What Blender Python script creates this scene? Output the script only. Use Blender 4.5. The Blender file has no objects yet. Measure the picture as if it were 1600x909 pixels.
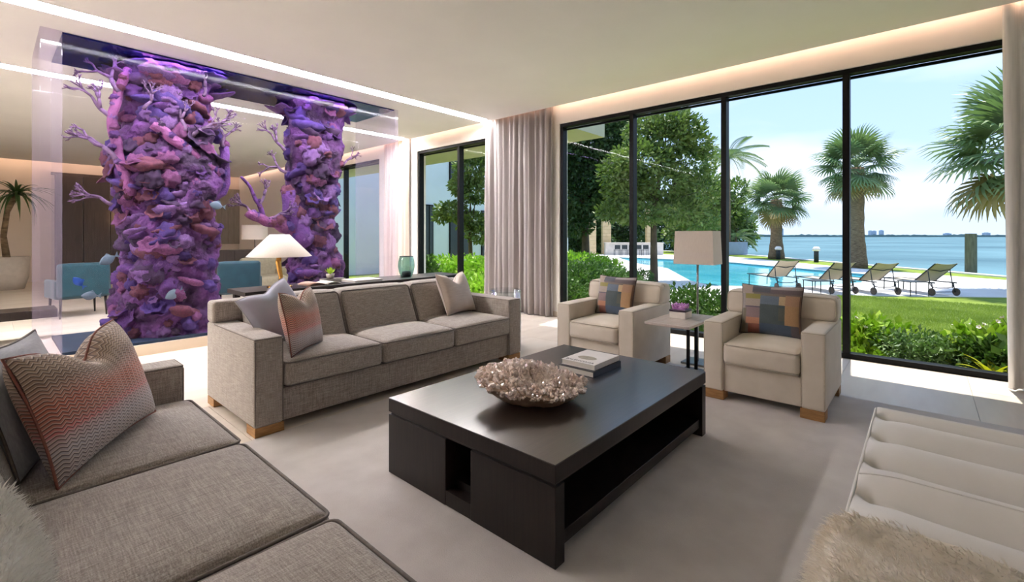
import bpy, bmesh, math, random
import numpy as np
from mathutils import Vector, Matrix, noise, Euler

random.seed(7)
SC = bpy.context.scene
C = SC.collection
PI = math.pi

# ---------------------------------------------------------------- camera
F_PX, HOR, CX, EYE = 727.0, 366.0, 800.0, 1.35
YAW = math.atan(645 / 727)
FW = Vector((math.cos(YAW), math.sin(YAW), 0))
RT = Vector((math.sin(YAW), -math.cos(YAW), 0))
cam_d = bpy.data.cameras.new('camera')
cam_d.sensor_width = 36.0
cam_d.sensor_fit = 'HORIZONTAL'
cam_d.lens = 36.0 * F_PX / 1600.0
cam_d.shift_y = -(454.5 - HOR) / 1600.0
cam_d.clip_start = 0.05
cam_d.clip_end = 4000
cam = bpy.data.objects.new('camera', cam_d)
C.objects.link(cam)
cam.location = (0, 0, EYE)
cam.rotation_euler = (PI / 2, 0, YAW - PI / 2)
SC.camera = cam

# ---------------------------------------------------------------- view, world, sun
SC.view_settings.view_transform = 'Standard'
SC.view_settings.look = 'None'
SC.view_settings.gamma = 1
SC.view_settings.use_curve_mapping = False
SC.view_settings.exposure = 1.1
SC.cycles.use_denoising = True
SC.cycles.max_bounces = 9
SC.cycles.diffuse_bounces = 5
SC.cycles.transparent_max_bounces = 24
SC.cycles.caustics_reflective = False
SC.cycles.caustics_refractive = False
SC.cycles.sample_clamp_indirect = 6.0

SKY_STRENGTH = 0.74
SUN_STRENGTH = 3.6

def lin(r, g, b, a=1.0):
    f = lambda c: (c / 255 / 12.92) if c / 255 <= 0.04045 else ((c / 255 + 0.055) / 1.055) ** 2.4
    return (f(r), f(g), f(b), a)

world = bpy.data.worlds.new('World')
SC.world = world
world.use_nodes = True
wt = world.node_tree
wt.nodes.clear()
def wn(t, **k):
    n = wt.nodes.new(t)
    for a, b in k.items():
        setattr(n, a, b)
    return n
w_out = wn('ShaderNodeOutputWorld')
w_bg = wn('ShaderNodeBackground')
w_tc = wn('ShaderNodeTexCoord')
w_sep = wn('ShaderNodeSeparateXYZ')
w_ramp = wn('ShaderNodeValToRGB')
cr = w_ramp.color_ramp
cr.elements[0].position = 0.0
cr.elements[0].color = lin(206, 224, 245)
cr.elements[1].position = 0.75
cr.elements[1].color = lin(128, 176, 240)
e = cr.elements.new(0.16); e.color = lin(182, 211, 250)
w_map = wn('ShaderNodeMapping')
w_map.inputs['Scale'].default_value = (1.3, 1.3, 4.5)
w_noi = wn('ShaderNodeTexNoise')
w_noi.inputs['Scale'].default_value = 1.7
w_noi.inputs['Detail'].default_value = 5
w_noi.inputs['Roughness'].default_value = 0.5
w_cr = wn('ShaderNodeValToRGB')
w_cr.color_ramp.elements[0].position = 0.47
w_cr.color_ramp.elements[1].position = 0.74
w_mix = wn('ShaderNodeMixRGB')
w_mix.inputs['Color2'].default_value = lin(238, 243, 250)
w_mul = wn('ShaderNodeMath', operation='MULTIPLY')
w_mul.inputs[1].default_value = 0.85
L = wt.links.new
L(w_tc.outputs['Generated'], w_sep.inputs[0])
L(w_sep.outputs['Z'], w_ramp.inputs[0])
L(w_tc.outputs['Generated'], w_map.inputs[0])
L(w_map.outputs[0], w_noi.inputs['Vector'])
L(w_noi.outputs['Fac'], w_cr.inputs[0])
L(w_cr.outputs[0], w_mul.inputs[0])
L(w_mul.outputs[0], w_mix.inputs['Fac'])
L(w_ramp.outputs[0], w_mix.inputs['Color1'])
L(w_mix.outputs[0], w_bg.inputs['Color'])
w_bg.inputs['Strength'].default_value = SKY_STRENGTH
L(w_bg.outputs[0], w_out.inputs['Surface'])

sun_d = bpy.data.lights.new('sun_offscreen', 'SUN')
sun_d.energy = SUN_STRENGTH
sun_d.angle = math.radians(0.55)
sun_d.color = (1.0, 0.95, 0.87)
sun = bpy.data.objects.new('sun_offscreen', sun_d)
C.objects.link(sun)
SUN_DIR = Vector((0.30, 0.03, 1.0)).normalized()
sun.rotation_euler = SUN_DIR.to_track_quat('Z', 'Y').to_euler()

# ---------------------------------------------------------------- pixel helpers
def ray(px, py):
    return FW + RT * ((px - CX) / F_PX) + Vector((0, 0, (HOR - py) / F_PX))
def pz(px, py, z=0.0):
    d = ray(px, py)
    t = (z - EYE) / d.z
    return Vector((d.x * t, d.y * t, z))
def pX(px, py, x):
    d = ray(px, py); t = x / d.x
    return Vector((x, d.y * t, EYE + d.z * t))
def pY(px, py, y):
    d = ray(px, py); t = y / d.y
    return Vector((d.x * t, y, EYE + d.z * t))
def pT(px, py, t):
    d = ray(px, py) * t
    return Vector((d.x, d.y, EYE + d.z))
GZ = -0.35

# ---------------------------------------------------------------- materials
MATS = {}
def mat(name, col, rough=0.6, metal=0.0, spec=0.5, var=None, bump=None, coat=0.0, sheen=0.0,
        trans=0.0, ior=1.45, sub=0.0, aniso=None, emit=None):
    """var=(colour2, scale, (sx,sy,sz), low, high); bump=(scale, strength, distance, (sx,sy,sz))"""
    m = bpy.data.materials.new(name)
    m.use_nodes = True
    nt = m.node_tree
    b = nt.nodes['Principled BSDF']
    I = b.inputs
    I['Base Color'].default_value = col
    I['Roughness'].default_value = rough
    I['Metallic'].default_value = metal
    I['Specular IOR Level'].default_value = spec
    I['Coat Weight'].default_value = coat
    I['Sheen Weight'].default_value = sheen
    I['Transmission Weight'].default_value = trans
    I['IOR'].default_value = ior
    if sub:
        I['Subsurface Weight'].default_value = sub
    if emit:
        I['Emission Color'].default_value = emit[0]
        I['Emission Strength'].default_value = emit[1]
    tc = None
    if var or bump:
        tc = nt.nodes.new('ShaderNodeTexCoord')
    def noi(scale, stretch, detail=4):
        mp = nt.nodes.new('ShaderNodeMapping')
        mp.inputs['Scale'].default_value = stretch
        nt.links.new(tc.outputs['Object'], mp.inputs[0])
        n = nt.nodes.new('ShaderNodeTexNoise')
        n.inputs['Scale'].default_value = scale
        n.inputs['Detail'].default_value = detail
        nt.links.new(mp.outputs[0], n.inputs['Vector'])
        return n
    if var:
        n = noi(var[1], var[2])
        rp = nt.nodes.new('ShaderNodeValToRGB')
        rp.color_ramp.elements[0].position = var[3]
        rp.color_ramp.elements[1].position = var[4]
        rp.color_ramp.elements[0].color = col
        rp.color_ramp.elements[1].color = var[0]
        nt.links.new(n.outputs['Fac'], rp.inputs[0])
        nt.links.new(rp.outputs[0], I['Base Color'])
    if bump:
        n = noi(bump[0], bump[3], 3)
        bp = nt.nodes.new('ShaderNodeBump')
        bp.inputs['Strength'].default_value = bump[1]
        bp.inputs['Distance'].default_value = bump[2]
        nt.links.new(n.outputs['Fac'], bp.inputs['Height'])
        nt.links.new(bp.outputs[0], I['Normal'])
    MATS[name] = m
    return m

def linen(name, c1, c2, c3, scale=1.0):
    """woven cloth: stretched noise threads along three axes"""
    m = mat(name, c1, 0.85, sheen=0.25, spec=0.25)
    nt = m.node_tree
    b = nt.nodes['Principled BSDF']
    tc = nt.nodes.new('ShaderNodeTexCoord')
    outs = []
    for st in ((260, 260, 14), (14, 260, 260), (260, 14, 260)):
        mp = nt.nodes.new('ShaderNodeMapping')
        mp.inputs['Scale'].default_value = tuple(s * scale for s in st)
        nt.links.new(tc.outputs['Object'], mp.inputs[0])
        n = nt.nodes.new('ShaderNodeTexNoise')
        n.inputs['Scale'].default_value = 1.0
        n.inputs['Detail'].default_value = 2
        nt.links.new(mp.outputs[0], n.inputs['Vector'])
        outs.append(n)
    a1 = nt.nodes.new('ShaderNodeMath'); a1.operation = 'ADD'
    a2 = nt.nodes.new('ShaderNodeMath'); a2.operation = 'ADD'
    a3 = nt.nodes.new('ShaderNodeMath'); a3.operation = 'DIVIDE'; a3.inputs[1].default_value = 3
    nt.links.new(outs[0].outputs['Fac'], a1.inputs[0]); nt.links.new(outs[1].outputs['Fac'], a1.inputs[1])
    nt.links.new(a1.outputs[0], a2.inputs[0]); nt.links.new(outs[2].outputs['Fac'], a2.inputs[1])
    nt.links.new(a2.outputs[0], a3.inputs[0])
    rp = nt.nodes.new('ShaderNodeValToRGB')
    el = rp.color_ramp.elements
    el[0].position = 0.38; el[0].color = c2
    el[1].position = 0.62; el[1].color = c3
    x = el.new(0.5); x.color = c1
    nt.links.new(a3.outputs[0], rp.inputs[0])
    nt.links.new(rp.outputs[0], b.inputs['Base Color'])
    bp = nt.nodes.new('ShaderNodeBump')
    bp.inputs['Strength'].default_value = 0.35
    bp.inputs['Distance'].default_value = 0.004
    nt.links.new(a3.outputs[0], bp.inputs['Height'])
    nt.links.new(bp.outputs[0], b.inputs['Normal'])
    return m

def glassmat(name, tint, refl=0.06, rough=0.0, edge=0.35):
    """thin sheet glass: transparent plus a fresnel-weighted mirror"""
    m = bpy.data.materials.new(name)
    m.use_nodes = True
    nt = m.node_tree
    nt.nodes.clear()
    o = nt.nodes.new('ShaderNodeOutputMaterial')
    t = nt.nodes.new('ShaderNodeBsdfTransparent'); t.inputs[0].default_value = tint
    g = nt.nodes.new('ShaderNodeBsdfGlossy'); g.inputs['Roughness'].default_value = rough
    lw = nt.nodes.new('ShaderNodeLayerWeight'); lw.inputs['Blend'].default_value = 0.25
    mr = nt.nodes.new('ShaderNodeMapRange')
    mr.inputs['To Min'].default_value = refl
    mr.inputs['To Max'].default_value = edge
    mx = nt.nodes.new('ShaderNodeMixShader')
    nt.links.new(lw.outputs['Facing'], mr.inputs['Value'])
    nt.links.new(mr.outputs[0], mx.inputs[0])
    nt.links.new(t.outputs[0], mx.inputs[1])
    nt.links.new(g.outputs[0], mx.inputs[2])
    nt.links.new(mx.outputs[0], o.inputs[0])
    MATS[name] = m
    return m

def leafmat(name, c1, c2, rough=0.45, scale=3.0, trans=0.25):
    m = mat(name, c1, rough, spec=0.4, var=(c2, scale, (1, 1, 1), 0.35, 0.65))
    nt = m.node_tree
    b = nt.nodes['Principled BSDF']
    tr = nt.nodes.new('ShaderNodeBsdfTranslucent')
    tr.inputs[0].default_value = (c2[0] * 1.2, c2[1] * 1.3, c2[2] * 0.7, 1)
    mx = nt.nodes.new('ShaderNodeMixShader')
    mx.inputs[0].default_value = trans
    out = nt.nodes['Material Output']
    nt.links.new(b.outputs[0], mx.inputs[1])
    nt.links.new(tr.outputs[0], mx.inputs[2])
    nt.links.new(mx.outputs[0], out.inputs[0])
    return m

W1 = (1, 1, 1)
mat('white_wall', lin(236, 232, 226), 0.7, var=(lin(230, 226, 220), 2, W1, .3, .7))
mat('ceiling_paint', lin(232, 230, 227), 0.8, var=(lin(228, 226, 223), 1.5, W1, .3, .7))
mat('far_wall', lin(224, 212, 198), 0.7, var=(lin(216, 203, 188), 1, W1, .3, .7))
mat('stone', lin(226, 216, 202), 0.33, var=(lin(208, 194, 178), 1.6, (0.6, 3.2, 1), .35, .7), bump=(60, .04, .002, W1))
mat('stone_b', lin(222, 210, 194), 0.33, var=(lin(203, 188, 171), 1.4, (0.6, 3.2, 1), .35, .7), bump=(60, .04, .002, W1))
mat('joint', lin(170, 158, 145), 0.8, var=(lin(160, 148, 135), 9, W1, .3, .7))
mat('rug', lin(207, 199, 193), 0.95, sheen=0.3, spec=0.15, var=(lin(194, 185, 179), 5, (1, 1, 1), .3, .7), bump=(240, .5, .004, W1))
mat('espresso', lin(26, 19, 17), 0.36, spec=0.4, var=(lin(38, 29, 25), 3, (26, 26, 1.2), .35, .7), bump=(4, .12, .002, (40, 40, 2)))
mat('espresso_top', lin(34, 26, 23), 0.32, spec=0.7, coat=0.5, var=(lin(48, 38, 33), 3, (1.2, 26, 26), .35, .7), bump=(4, .12, .002, (2, 40, 40)))
mat('black_metal', lin(22, 22, 23), 0.4, metal=0.3, var=(lin(30, 30, 31), 20, W1, .3, .7))
mat('frame_black', lin(10, 10, 11), 0.45, spec=0.2, var=(lin(18, 18, 19), 20, W1, .3, .7))
mat('oak', lin(176, 132, 82), 0.5, var=(lin(140, 100, 60), 4, (3, 3, 30), .3, .7))
linen('linen', lin(153, 143, 134), lin(122, 112, 104), lin(182, 173, 163))
mat('linen_piping', lin(122, 113, 106), 0.8, var=(lin(106, 97, 91), 80, W1, .3, .7))
mat('cream', lin(216, 205, 190), 0.75, sheen=0.2, spec=0.3, var=(lin(206, 194, 178), 6, W1, .3, .7), bump=(180, .1, .002, W1))
mat('cream_piping', lin(196, 184, 166), 0.7, var=(lin(186, 174, 156), 60, W1, .3, .7))
mat('white_cloth', lin(232, 228, 223), 0.7, sheen=0.15, spec=0.3, var=(lin(225, 220, 214), 5, W1, .3, .7), bump=(200, .06, .002, W1))
mat('curtain_grey', lin(166, 158, 156), 0.85, sheen=0.2, var=(lin(152, 144, 142), 60, (1, 1, .03), .3, .7), bump=(300, .1, .001, W1))
mat('curtain_white', lin(238, 234, 230), 0.85, sheen=0.2, sub=0.0, var=(lin(226, 222, 218), 60, (1, 1, .03), .3, .7))
mat('curtain_cream', lin(228, 214, 202), 0.85, sheen=0.2, var=(lin(216, 200, 188), 60, (1, 1, .03), .3, .7))
mat('blue_linen', lin(150, 160, 176), 0.8, sheen=0.3, var=(lin(178, 170, 186), 2.2, W1, .35, .65), bump=(200, .2, .002, W1))
mat('grey_linen', lin(146, 148, 154), 0.8, sheen=0.3, var=(lin(164, 165, 170), 40, (1, 8, 1), .3, .7), bump=(200, .2, .002, W1))
mat('beige_satin', lin(200, 184, 170), 0.5, sheen=0.4, var=(lin(184, 166, 152), 30, (.3, 1, 9), .3, .7), bump=(50, .3, .003, (.3, 1, 10)))
mat('fur', lin(246, 240, 230), 0.9, sheen=0.3, spec=0.1, var=(lin(232, 221, 204), 6, W1, .35, .65))
mat('fur_white', lin(240, 238, 232), 0.9, sheen=0.5, spec=0.1, var=(lin(224, 220, 212), 6, W1, .35, .65))
mat('lamp_shade', lin(226, 214, 202), 0.8, var=(lin(220, 207, 194), 120, (1, 1, .2), .3, .7))
mat('brass', lin(214, 166, 92), 0.22, metal=1.0, var=(lin(190, 140, 70), 6, W1, .3, .7))
mat('nickel', lin(150, 148, 146), 0.3, metal=1.0, var=(lin(140, 138, 136), 30, W1, .3, .7))
mat('tabletop_grey', lin(200, 188, 180), 0.25, var=(lin(186, 172, 163), 3, (1, 10, 1), .3, .7))
mat('paper', lin(236, 230, 222), 0.6, var=(lin(224, 216, 206), 40, (1, 1, 30), .3, .7))
mat('paper_pink', lin(226, 186, 164), 0.6, var=(lin(214, 172, 150), 20, W1, .3, .7))
mat('book_white', lin(240, 234, 230), 0.35, var=(lin(234, 228, 224), 8, W1, .3, .7))
mat('book_black', lin(38, 38, 44), 0.35, var=(lin(46, 46, 52), 12, W1, .3, .7))
mat('ink', lin(60, 52, 50), 0.6, var=(lin(70, 62, 60), 12, W1, .3, .7))
mat('cover_oval', lin(150, 142, 126), 0.5, var=(lin(176, 168, 150), 30, W1, .3, .7))
mat('crystal', lin(240, 224, 216), 0.12, spec=0.7, coat=0.6, var=(lin(216, 190, 176), 14, W1, .35, .7))
mat('crystal_rock', lin(196, 172, 154), 0.7, var=(lin(160, 132, 112), 16, W1, .3, .7), bump=(40, .6, .01, W1))
mat('amethyst', lin(160, 92, 170), 0.15, coat=0.5, var=(lin(205, 150, 210), 30, W1, .3, .7))
mat('dark_purple', lin(58, 40, 56), 0.4, var=(lin(70, 50, 66), 20, W1, .3, .7))
mat('teal_velvet', lin(20, 66, 76), 0.75, sheen=0.2, var=(lin(14, 54, 64), 8, W1, .3, .7))
mat('olive_cloth', lin(150, 142, 118), 0.8, var=(lin(136, 128, 104), 20, W1, .3, .7))
mat('dark_wood_door', lin(96, 84, 78), 0.5, var=(lin(78, 68, 63), 2, (20, 20, 1), .3, .7))
mat('planter', lin(196, 186, 174), 0.7, var=(lin(184, 174, 162), 10, W1, .3, .7))
mat('soil', lin(60, 46, 36), 0.95, var=(lin(44, 34, 26), 30, W1, .3, .7))
mat('picture_panel', lin(160, 154, 142), 0.6, var=(lin(140, 134, 122), 3, (14, 14, 1), .3, .7))
mat('light_panel', lin(255, 250, 238), 0.6, emit=(lin(253, 251, 252), 31.0), var=(lin(250, 246, 234), 5, W1, .3, .7))
mat('cove_led', lin(255, 214, 180), 0.6, emit=(lin(255, 212, 184), 6.0), var=(lin(250, 210, 176), 5, W1, .3, .7))
mat('bulb', lin(255, 230, 200), 0.5, emit=(lin(255, 215, 160), 9.0), var=(lin(250, 226, 196), 5, W1, .3, .7))
# aquarium
mat('tank_lid', lin(16, 26, 84), 0.12, var=(lin(19, 31, 94), 4, W1, .35, .65))
mat('tank_bed', lin(22, 40, 60), 0.5, var=(lin(30, 50, 72), 6, W1, .35, .65))
mat('plinth', lin(222, 204, 182), 0.45, var=(lin(208, 188, 164), 1.4, (0.6, 1, 3), .35, .7))
glassmat('pane_glass', (0.97, 0.975, 0.985, 1), 0.002, 0.0, 0.022)
glassmat('pane_dark', (0.62, 0.70, 0.70, 1), 0.06, 0.0, 0.5)
glassmat('tank_glass', (0.965, 0.965, 0.985, 1), 0.003, 0.0, 0.045)
glassmat('acrylic', (0.95, 0.94, 0.985, 1), 0.03, 0.05, 0.15)
_nt = MATS['acrylic'].node_tree      # thick acrylic scatters a little light
_o = [n for n in _nt.nodes if n.type == 'OUTPUT_MATERIAL'][0]
_prev = _o.inputs[0].links[0].from_socket
_d = _nt.nodes.new('ShaderNodeBsdfDiffuse'); _d.inputs[0].default_value = lin(226, 212, 240)
_m = _nt.nodes.new('ShaderNodeMixShader'); _m.inputs[0].default_value = 0.06
_nt.links.new(_prev, _m.inputs[1]); _nt.links.new(_d.outputs[0], _m.inputs[2]); _nt.links.new(_m.outputs[0], _o.inputs[0])
glassmat('clear_glass', (0.93, 0.96, 0.97, 1), 0.06, 0.02, 0.75)
glassmat('vase_glass', (0.48, 0.74, 0.68, 1), 0.14, 0.05, 0.7)
CORAL = []
for i, (a, b_) in enumerate([((112, 62, 138), (74, 40, 100)), ((150, 84, 136), (100, 52, 96)), ((96, 62, 144), (60, 42, 104)),
                             ((126, 66, 84), (86, 42, 66)), ((146, 104, 166), (100, 66, 124)), ((86, 52, 96), (52, 34, 66))]):
    CORAL.append(mat('coral_%d' % i, lin(*[c * .93 for c in a]), 0.75, var=(lin(*b_), 9, W1, .3, .7), bump=(34, .8, .02, W1)))
mat('coral_branch', lin(122, 94, 124), 0.75, var=(lin(84, 60, 92), 12, W1, .3, .7), bump=(50, .6, .01, W1))
mat('coral_core', lin(104, 58, 120), 0.8, var=(lin(50, 27, 58), 3.2, W1, .36, .64), bump=(18, .9, .04, W1))
mat('fish_blue', lin(44, 84, 150), 0.35, var=(lin(30, 70, 160), 10, W1, .3, .7))
mat('fish_pale', lin(112, 128, 140), 0.35, var=(lin(86, 102, 120), 10, W1, .3, .7))
# outside
leafmat('leaf_tree', lin(152, 168, 94), lin(88, 112, 58), scale=1.2, trans=.35)
leafmat('leaf_dark', lin(92, 118, 70), lin(48, 74, 42), scale=0.9, trans=.3)
leafmat('leaf_bright', lin(190, 218, 84), lin(124, 172, 56), scale=1.6, trans=.35)
leafmat('leaf_hedge', lin(108, 138, 66), lin(60, 92, 44), scale=2.4, trans=.3)
leafmat('leaf_shrub', lin(150, 176, 118), lin(84, 116, 62), scale=9)
leafmat('leaf_lime', lin(186, 206, 70), lin(120, 160, 44), scale=5)
leafmat('leaf_yellow', lin(226, 220, 70), lin(178, 180, 40), scale=4)
leafmat('palm_leaf', lin(158, 172, 120), lin(98, 122, 84), scale=0.9, rough=0.4)
leafmat('palm_dry', lin(176, 156, 104), lin(132, 118, 70), scale=0.9)
mat('petal', lin(246, 240, 236), 0.6, var=(lin(238, 226, 222), 20, W1, .3, .7))
mat('bark', lin(104, 90, 74), 0.9, var=(lin(72, 60, 48), 6, (1, 1, .4), .3, .7), bump=(12, .7, .03, (1, 1, .3)))
mat('palm_bark', lin(142, 120, 92), 0.9, var=(lin(96, 78, 58), 7, (1, 1, 3), .3, .7), bump=(9, .8, .04, (1, 1, 4)))
mat('grass', lin(146, 162, 74), 0.95, spec=0.1, var=(lin(114, 134, 54), 2.5, W1, .3, .7), bump=(50, .5, .03, W1))
leafmat('grass_blade', lin(176, 190, 96), lin(132, 152, 66), scale=.8)
mat('patio', lin(232, 226, 220), 0.7, var=(lin(220, 212, 206), 2, W1, .3, .7))
mat('pool_wall', lin(120, 200, 214), 0.4, var=(lin(96, 180, 200), 4, W1, .3, .7))
mat('pool_water', lin(104, 200, 214), 0.06, spec=0.4, var=(lin(70, 178, 198), 0.7, W1, .35, .65), bump=(1.6, .25, .05, W1))
mat('sea_water', lin(66, 100, 108), 0.5, spec=0.10, var=(lin(100, 136, 142), 0.035, (1, 1, 1), .35, .7), bump=(0.35, .9, .5, (1, 1, 1)))
mat('far_land', lin(120, 140, 140), 0.9, var=(lin(96, 118, 116), .05, W1, .3, .7))  # greyish haze of distance is mixed into the land colour
mat('far_tower', lin(176, 190, 208), 0.8, var=(lin(166, 180, 198), .2, W1, .3, .7))  # bluish aerial haze is put into the tower colour
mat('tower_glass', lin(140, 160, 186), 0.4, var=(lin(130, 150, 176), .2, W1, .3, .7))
mat('stucco', lin(226, 232, 240), 0.8, var=(lin(216, 222, 230), 1, W1, .3, .7))
mat('soffit', lin(196, 190, 168), 0.8, var=(lin(188, 182, 160), 1, W1, .3, .7))
mat('dark_panel', lin(52, 62, 64), 0.2, spec=0.6, var=(lin(44, 54, 56), 2, W1, .3, .7))
mat('pillar_stone', lin(222, 196, 158), 0.8, var=(lin(206, 178, 138), 3, W1, .3, .7), bump=(12, .5, .02, (1, 1, 3)))
mat('counter_stone', lin(214, 208, 200), 0.7, var=(lin(200, 194, 186), 3, W1, .3, .7))
mat('lounger_mesh', lin(196, 182, 160), 0.8, var=(lin(182, 168, 146), 160, W1, .3, .7))
mat('lounger_frame', lin(46, 52, 54), 0.45, metal=0.4, var=(lin(56, 62, 64), 30, W1, .3, .7))
mat('wheel', lin(92, 82, 76), 0.7, var=(lin(78, 68, 62), 20, W1, .3, .7))
mat('pile_wood', lin(110, 112, 88), 0.9, var=(lin(84, 86, 66), 5, (3, 3, .5), .3, .7))
mat('post_dark', lin(54, 58, 66), 0.7, var=(lin(44, 48, 56), 10, W1, .3, .7))
mat('seawall', lin(226, 224, 226), 0.8, var=(lin(214, 212, 214), 1, W1, .3, .7))
mat('blue_planter', lin(150, 166, 186), 0.7, var=(lin(140, 156, 176), 3, W1, .3, .7))

# ---------------------------------------------------------------- mesh builder
class MB:
    def __init__(s):
        s.v = []; s.f = []; s.uv = None; s.fc = None
    def add(s, vs, fs):
        n = len(s.v)
        s.v.extend([tuple(p) for p in vs])
        s.f.extend([tuple(i + n for i in q) for q in fs])
        return s
    def box(s, x0, x1, y0, y1, z0, z1):
        return s.add([(x0, y0, z0), (x1, y0, z0), (x1, y1, z0), (x0, y1, z0), (x0, y0, z1), (x1, y0, z1), (x1, y1, z1), (x0, y1, z1)],
                     [(0, 3, 2, 1), (4, 5, 6, 7), (0, 1, 5, 4), (1, 2, 6, 5), (2, 3, 7, 6), (3, 0, 4, 7)])
    def cbox(s, cx, cy, cz, w, d, h):
        return s.box(cx - w / 2, cx + w / 2, cy - d / 2, cy + d / 2, cz - h / 2, cz + h / 2)
    def prism(s, poly, z0, z1):
        n = len(poly)
        vs = [(p[0], p[1], z0) for p in poly] + [(p[0], p[1], z1) for p in poly]
        fs = [tuple(range(n))[::-1], tuple(range(n, 2 * n))]
        fs += [(i, (i + 1) % n, n + (i + 1) % n, n + i) for i in range(n)]
        return s.add(vs, fs)
    def tube(s, path, r, seg=8, closed=False, caps=True):
        path = [Vector(p) for p in path]
        n = len(path)
        rs = r if isinstance(r, (list, tuple)) else [r] * n
        base = len(s.v)
        up = Vector((0, 0, 1))
        prev = None
        for i, p in enumerate(path):
            if closed:
                t = path[(i + 1) % n] - path[(i - 1) % n]
            else:
                t = path[min(i + 1, n - 1)] - path[max(i - 1, 0)]
            t.normalize()
            if prev is None:
                a = up.cross(t)
                if a.length < 1e-3:
                    a = Vector((1, 0, 0)).cross(t)
            else:
                a = prev - t * prev.dot(t)
            a.normalize(); prev = a
            b = t.cross(a)
            for k in range(seg):
                th = 2 * PI * k / seg
                q = p + (a * math.cos(th) + b * math.sin(th)) * rs[i]
                s.v.append(tuple(q))
        m = n if closed else n - 1
        for i in range(m):
            for k in range(seg):
                a0 = base + i * seg + k; a1 = base + i * seg + (k + 1) % seg
                j = (i + 1) % n
                s.f.append((a0, a1, base + j * seg + (k + 1) % seg, base + j * seg + k))
        if caps and not closed:
            s.f.append(tuple(base + k for k in range(seg))[::-1])
            s.f.append(tuple(base + (n - 1) * seg + k for k in range(seg)))
        return s
    def lathe(s, prof, seg=24, c=(0, 0, 0), caps=True):
        base = len(s.v)
        for r, z in prof:
            for k in range(seg):
                th = 2 * PI * k / seg
                s.v.append((c[0] + r * math.cos(th), c[1] + r * math.sin(th), c[2] + z))
        for i in range(len(prof) - 1):
            for k in range(seg):
                s.f.append((base + i * seg + k, base + i * seg + (k + 1) % seg, base + (i + 1) * seg + (k + 1) % seg, base + (i + 1) * seg + k))
        if caps:
            s.f.append(tuple(base + k for k in range(seg))[::-1])
            s.f.append(tuple(base + (len(prof) - 1) * seg + k for k in range(seg)))
        return s
    def grid(s, nu, nv, fn, closed_u=False):
        base = len(s.v)
        for j in range(nv):
            for i in range(nu):
                s.v.append(tuple(fn(i / (nu if closed_u else nu - 1), j / (nv - 1))))
        m = nu if closed_u else nu - 1
        for j in range(nv - 1):
            for i in range(m):
                i2 = (i + 1) % nu
                s.f.append((base + j * nu + i, base + j * nu + i2, base + (j + 1) * nu + i2, base + (j + 1) * nu + i))
        return s
    def soft(s, c, dim, r, n=8, bulge=(0, 0, 0)):
        """rounded, slightly stuffed box"""
        hx, hy, hz = dim[0] / 2, dim[1] / 2, dim[2] / 2
        r = min(r, hx, hy, hz)
        ts = []
        k = 3
        for h in (hx, hy, hz):
            e = (h - r) / h if h > 0 else 0
            a = [-1 + (1 - e) * q / k for q in range(k)]
            mid = [-e + 2 * e * q / n for q in range(n + 1)]
            ts.append(a + mid + [-x for x in a[::-1]])
        def pt(u, v, w):
            p = Vector((u * hx, v * hy, w * hz))
            q = Vector((max(-hx + r, min(hx - r, p.x)), max(-hy + r, min(hy - r, p.y)), max(-hz + r, min(hz - r, p.z))))
            d = p - q
            if d.length > 1e-9:
                mx = max(abs(d.x), abs(d.y), abs(d.z))
                d = d.normalized() * mx if mx < r * 0.999 else d.normalized() * r
            o = q + d
            if bulge[0]: o.x += math.copysign(bulge[0], u) * abs(u) ** 3 * (1 - v * v) * (1 - w * w)
            if bulge[1]: o.y += math.copysign(bulge[1], v) * abs(v) ** 3 * (1 - u * u) * (1 - w * w)
            if bulge[2] and w > 0: o.z += math.copysign(bulge[2], w) * abs(w) ** 3 * (1 - u ** 4) * (1 - v ** 4)
            return (o.x + c[0], o.y + c[1], o.z + c[2])
        X, Y, Z = ts
        idx = {}
        def vid(i, j, l):
            key = (i, j, l)
            if key not in idx:
                idx[key] = len(s.v)
                s.v.append(pt(X[i], Y[j], Z[l]))
            return idx[key]
        a, b, d = len(X) - 1, len(Y) - 1, len(Z) - 1
        for i in range(a):
            for j in range(b):
                s.f.append((vid(i, j, 0), vid(i, j + 1, 0), vid(i + 1, j + 1, 0), vid(i + 1, j, 0)))
                s.f.append((vid(i, j, d), vid(i + 1, j, d), vid(i + 1, j + 1, d), vid(i, j + 1, d)))
        for i in range(a):
            for l in range(d):
                s.f.append((vid(i, 0, l), vid(i + 1, 0, l), vid(i + 1, 0, l + 1), vid(i, 0, l + 1)))
                s.f.append((vid(i, b, l), vid(i, b, l + 1), vid(i + 1, b, l + 1), vid(i + 1, b, l)))
        for j in range(b):
            for l in range(d):
                s.f.append((vid(0, j, l), vid(0, j, l + 1), vid(0, j + 1, l + 1), vid(0, j + 1, l)))
                s.f.append((vid(a, j, l), vid(a, j + 1, l), vid(a, j + 1, l + 1), vid(a, j, l + 1)))
        return s
    def xf(s, M):
        s.v = [tuple(M @ Vector(p)) for p in s.v]
        return s
    def mesh(s, name, m, smooth=False, angle=None):
        me = bpy.data.meshes.new(name)
        me.from_pydata(s.v, [], s.f)
        if m: me.materials.append(MATS[m] if isinstance(m, str) else m)
        if smooth:
            me.polygons.foreach_set('use_smooth', [True] * len(me.polygons))
        if s.uv:
            ul = me.uv_layers.new(name='UVMap')
            li = np.zeros(len(me.loops), dtype=np.int32)
            me.loops.foreach_get('vertex_index', li)
            ul.data.foreach_set('uv', np.array(s.uv, dtype=np.float32)[li].ravel())
        if s.fc:
            at = me.color_attributes.new('Col', 'FLOAT_COLOR', 'CORNER')
            arr = []
            for p, c_ in zip(me.polygons, s.fc):
                arr += list(c_) * p.loop_total
            at.data.foreach_set('color', arr)
        me.validate()
        return me
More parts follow.
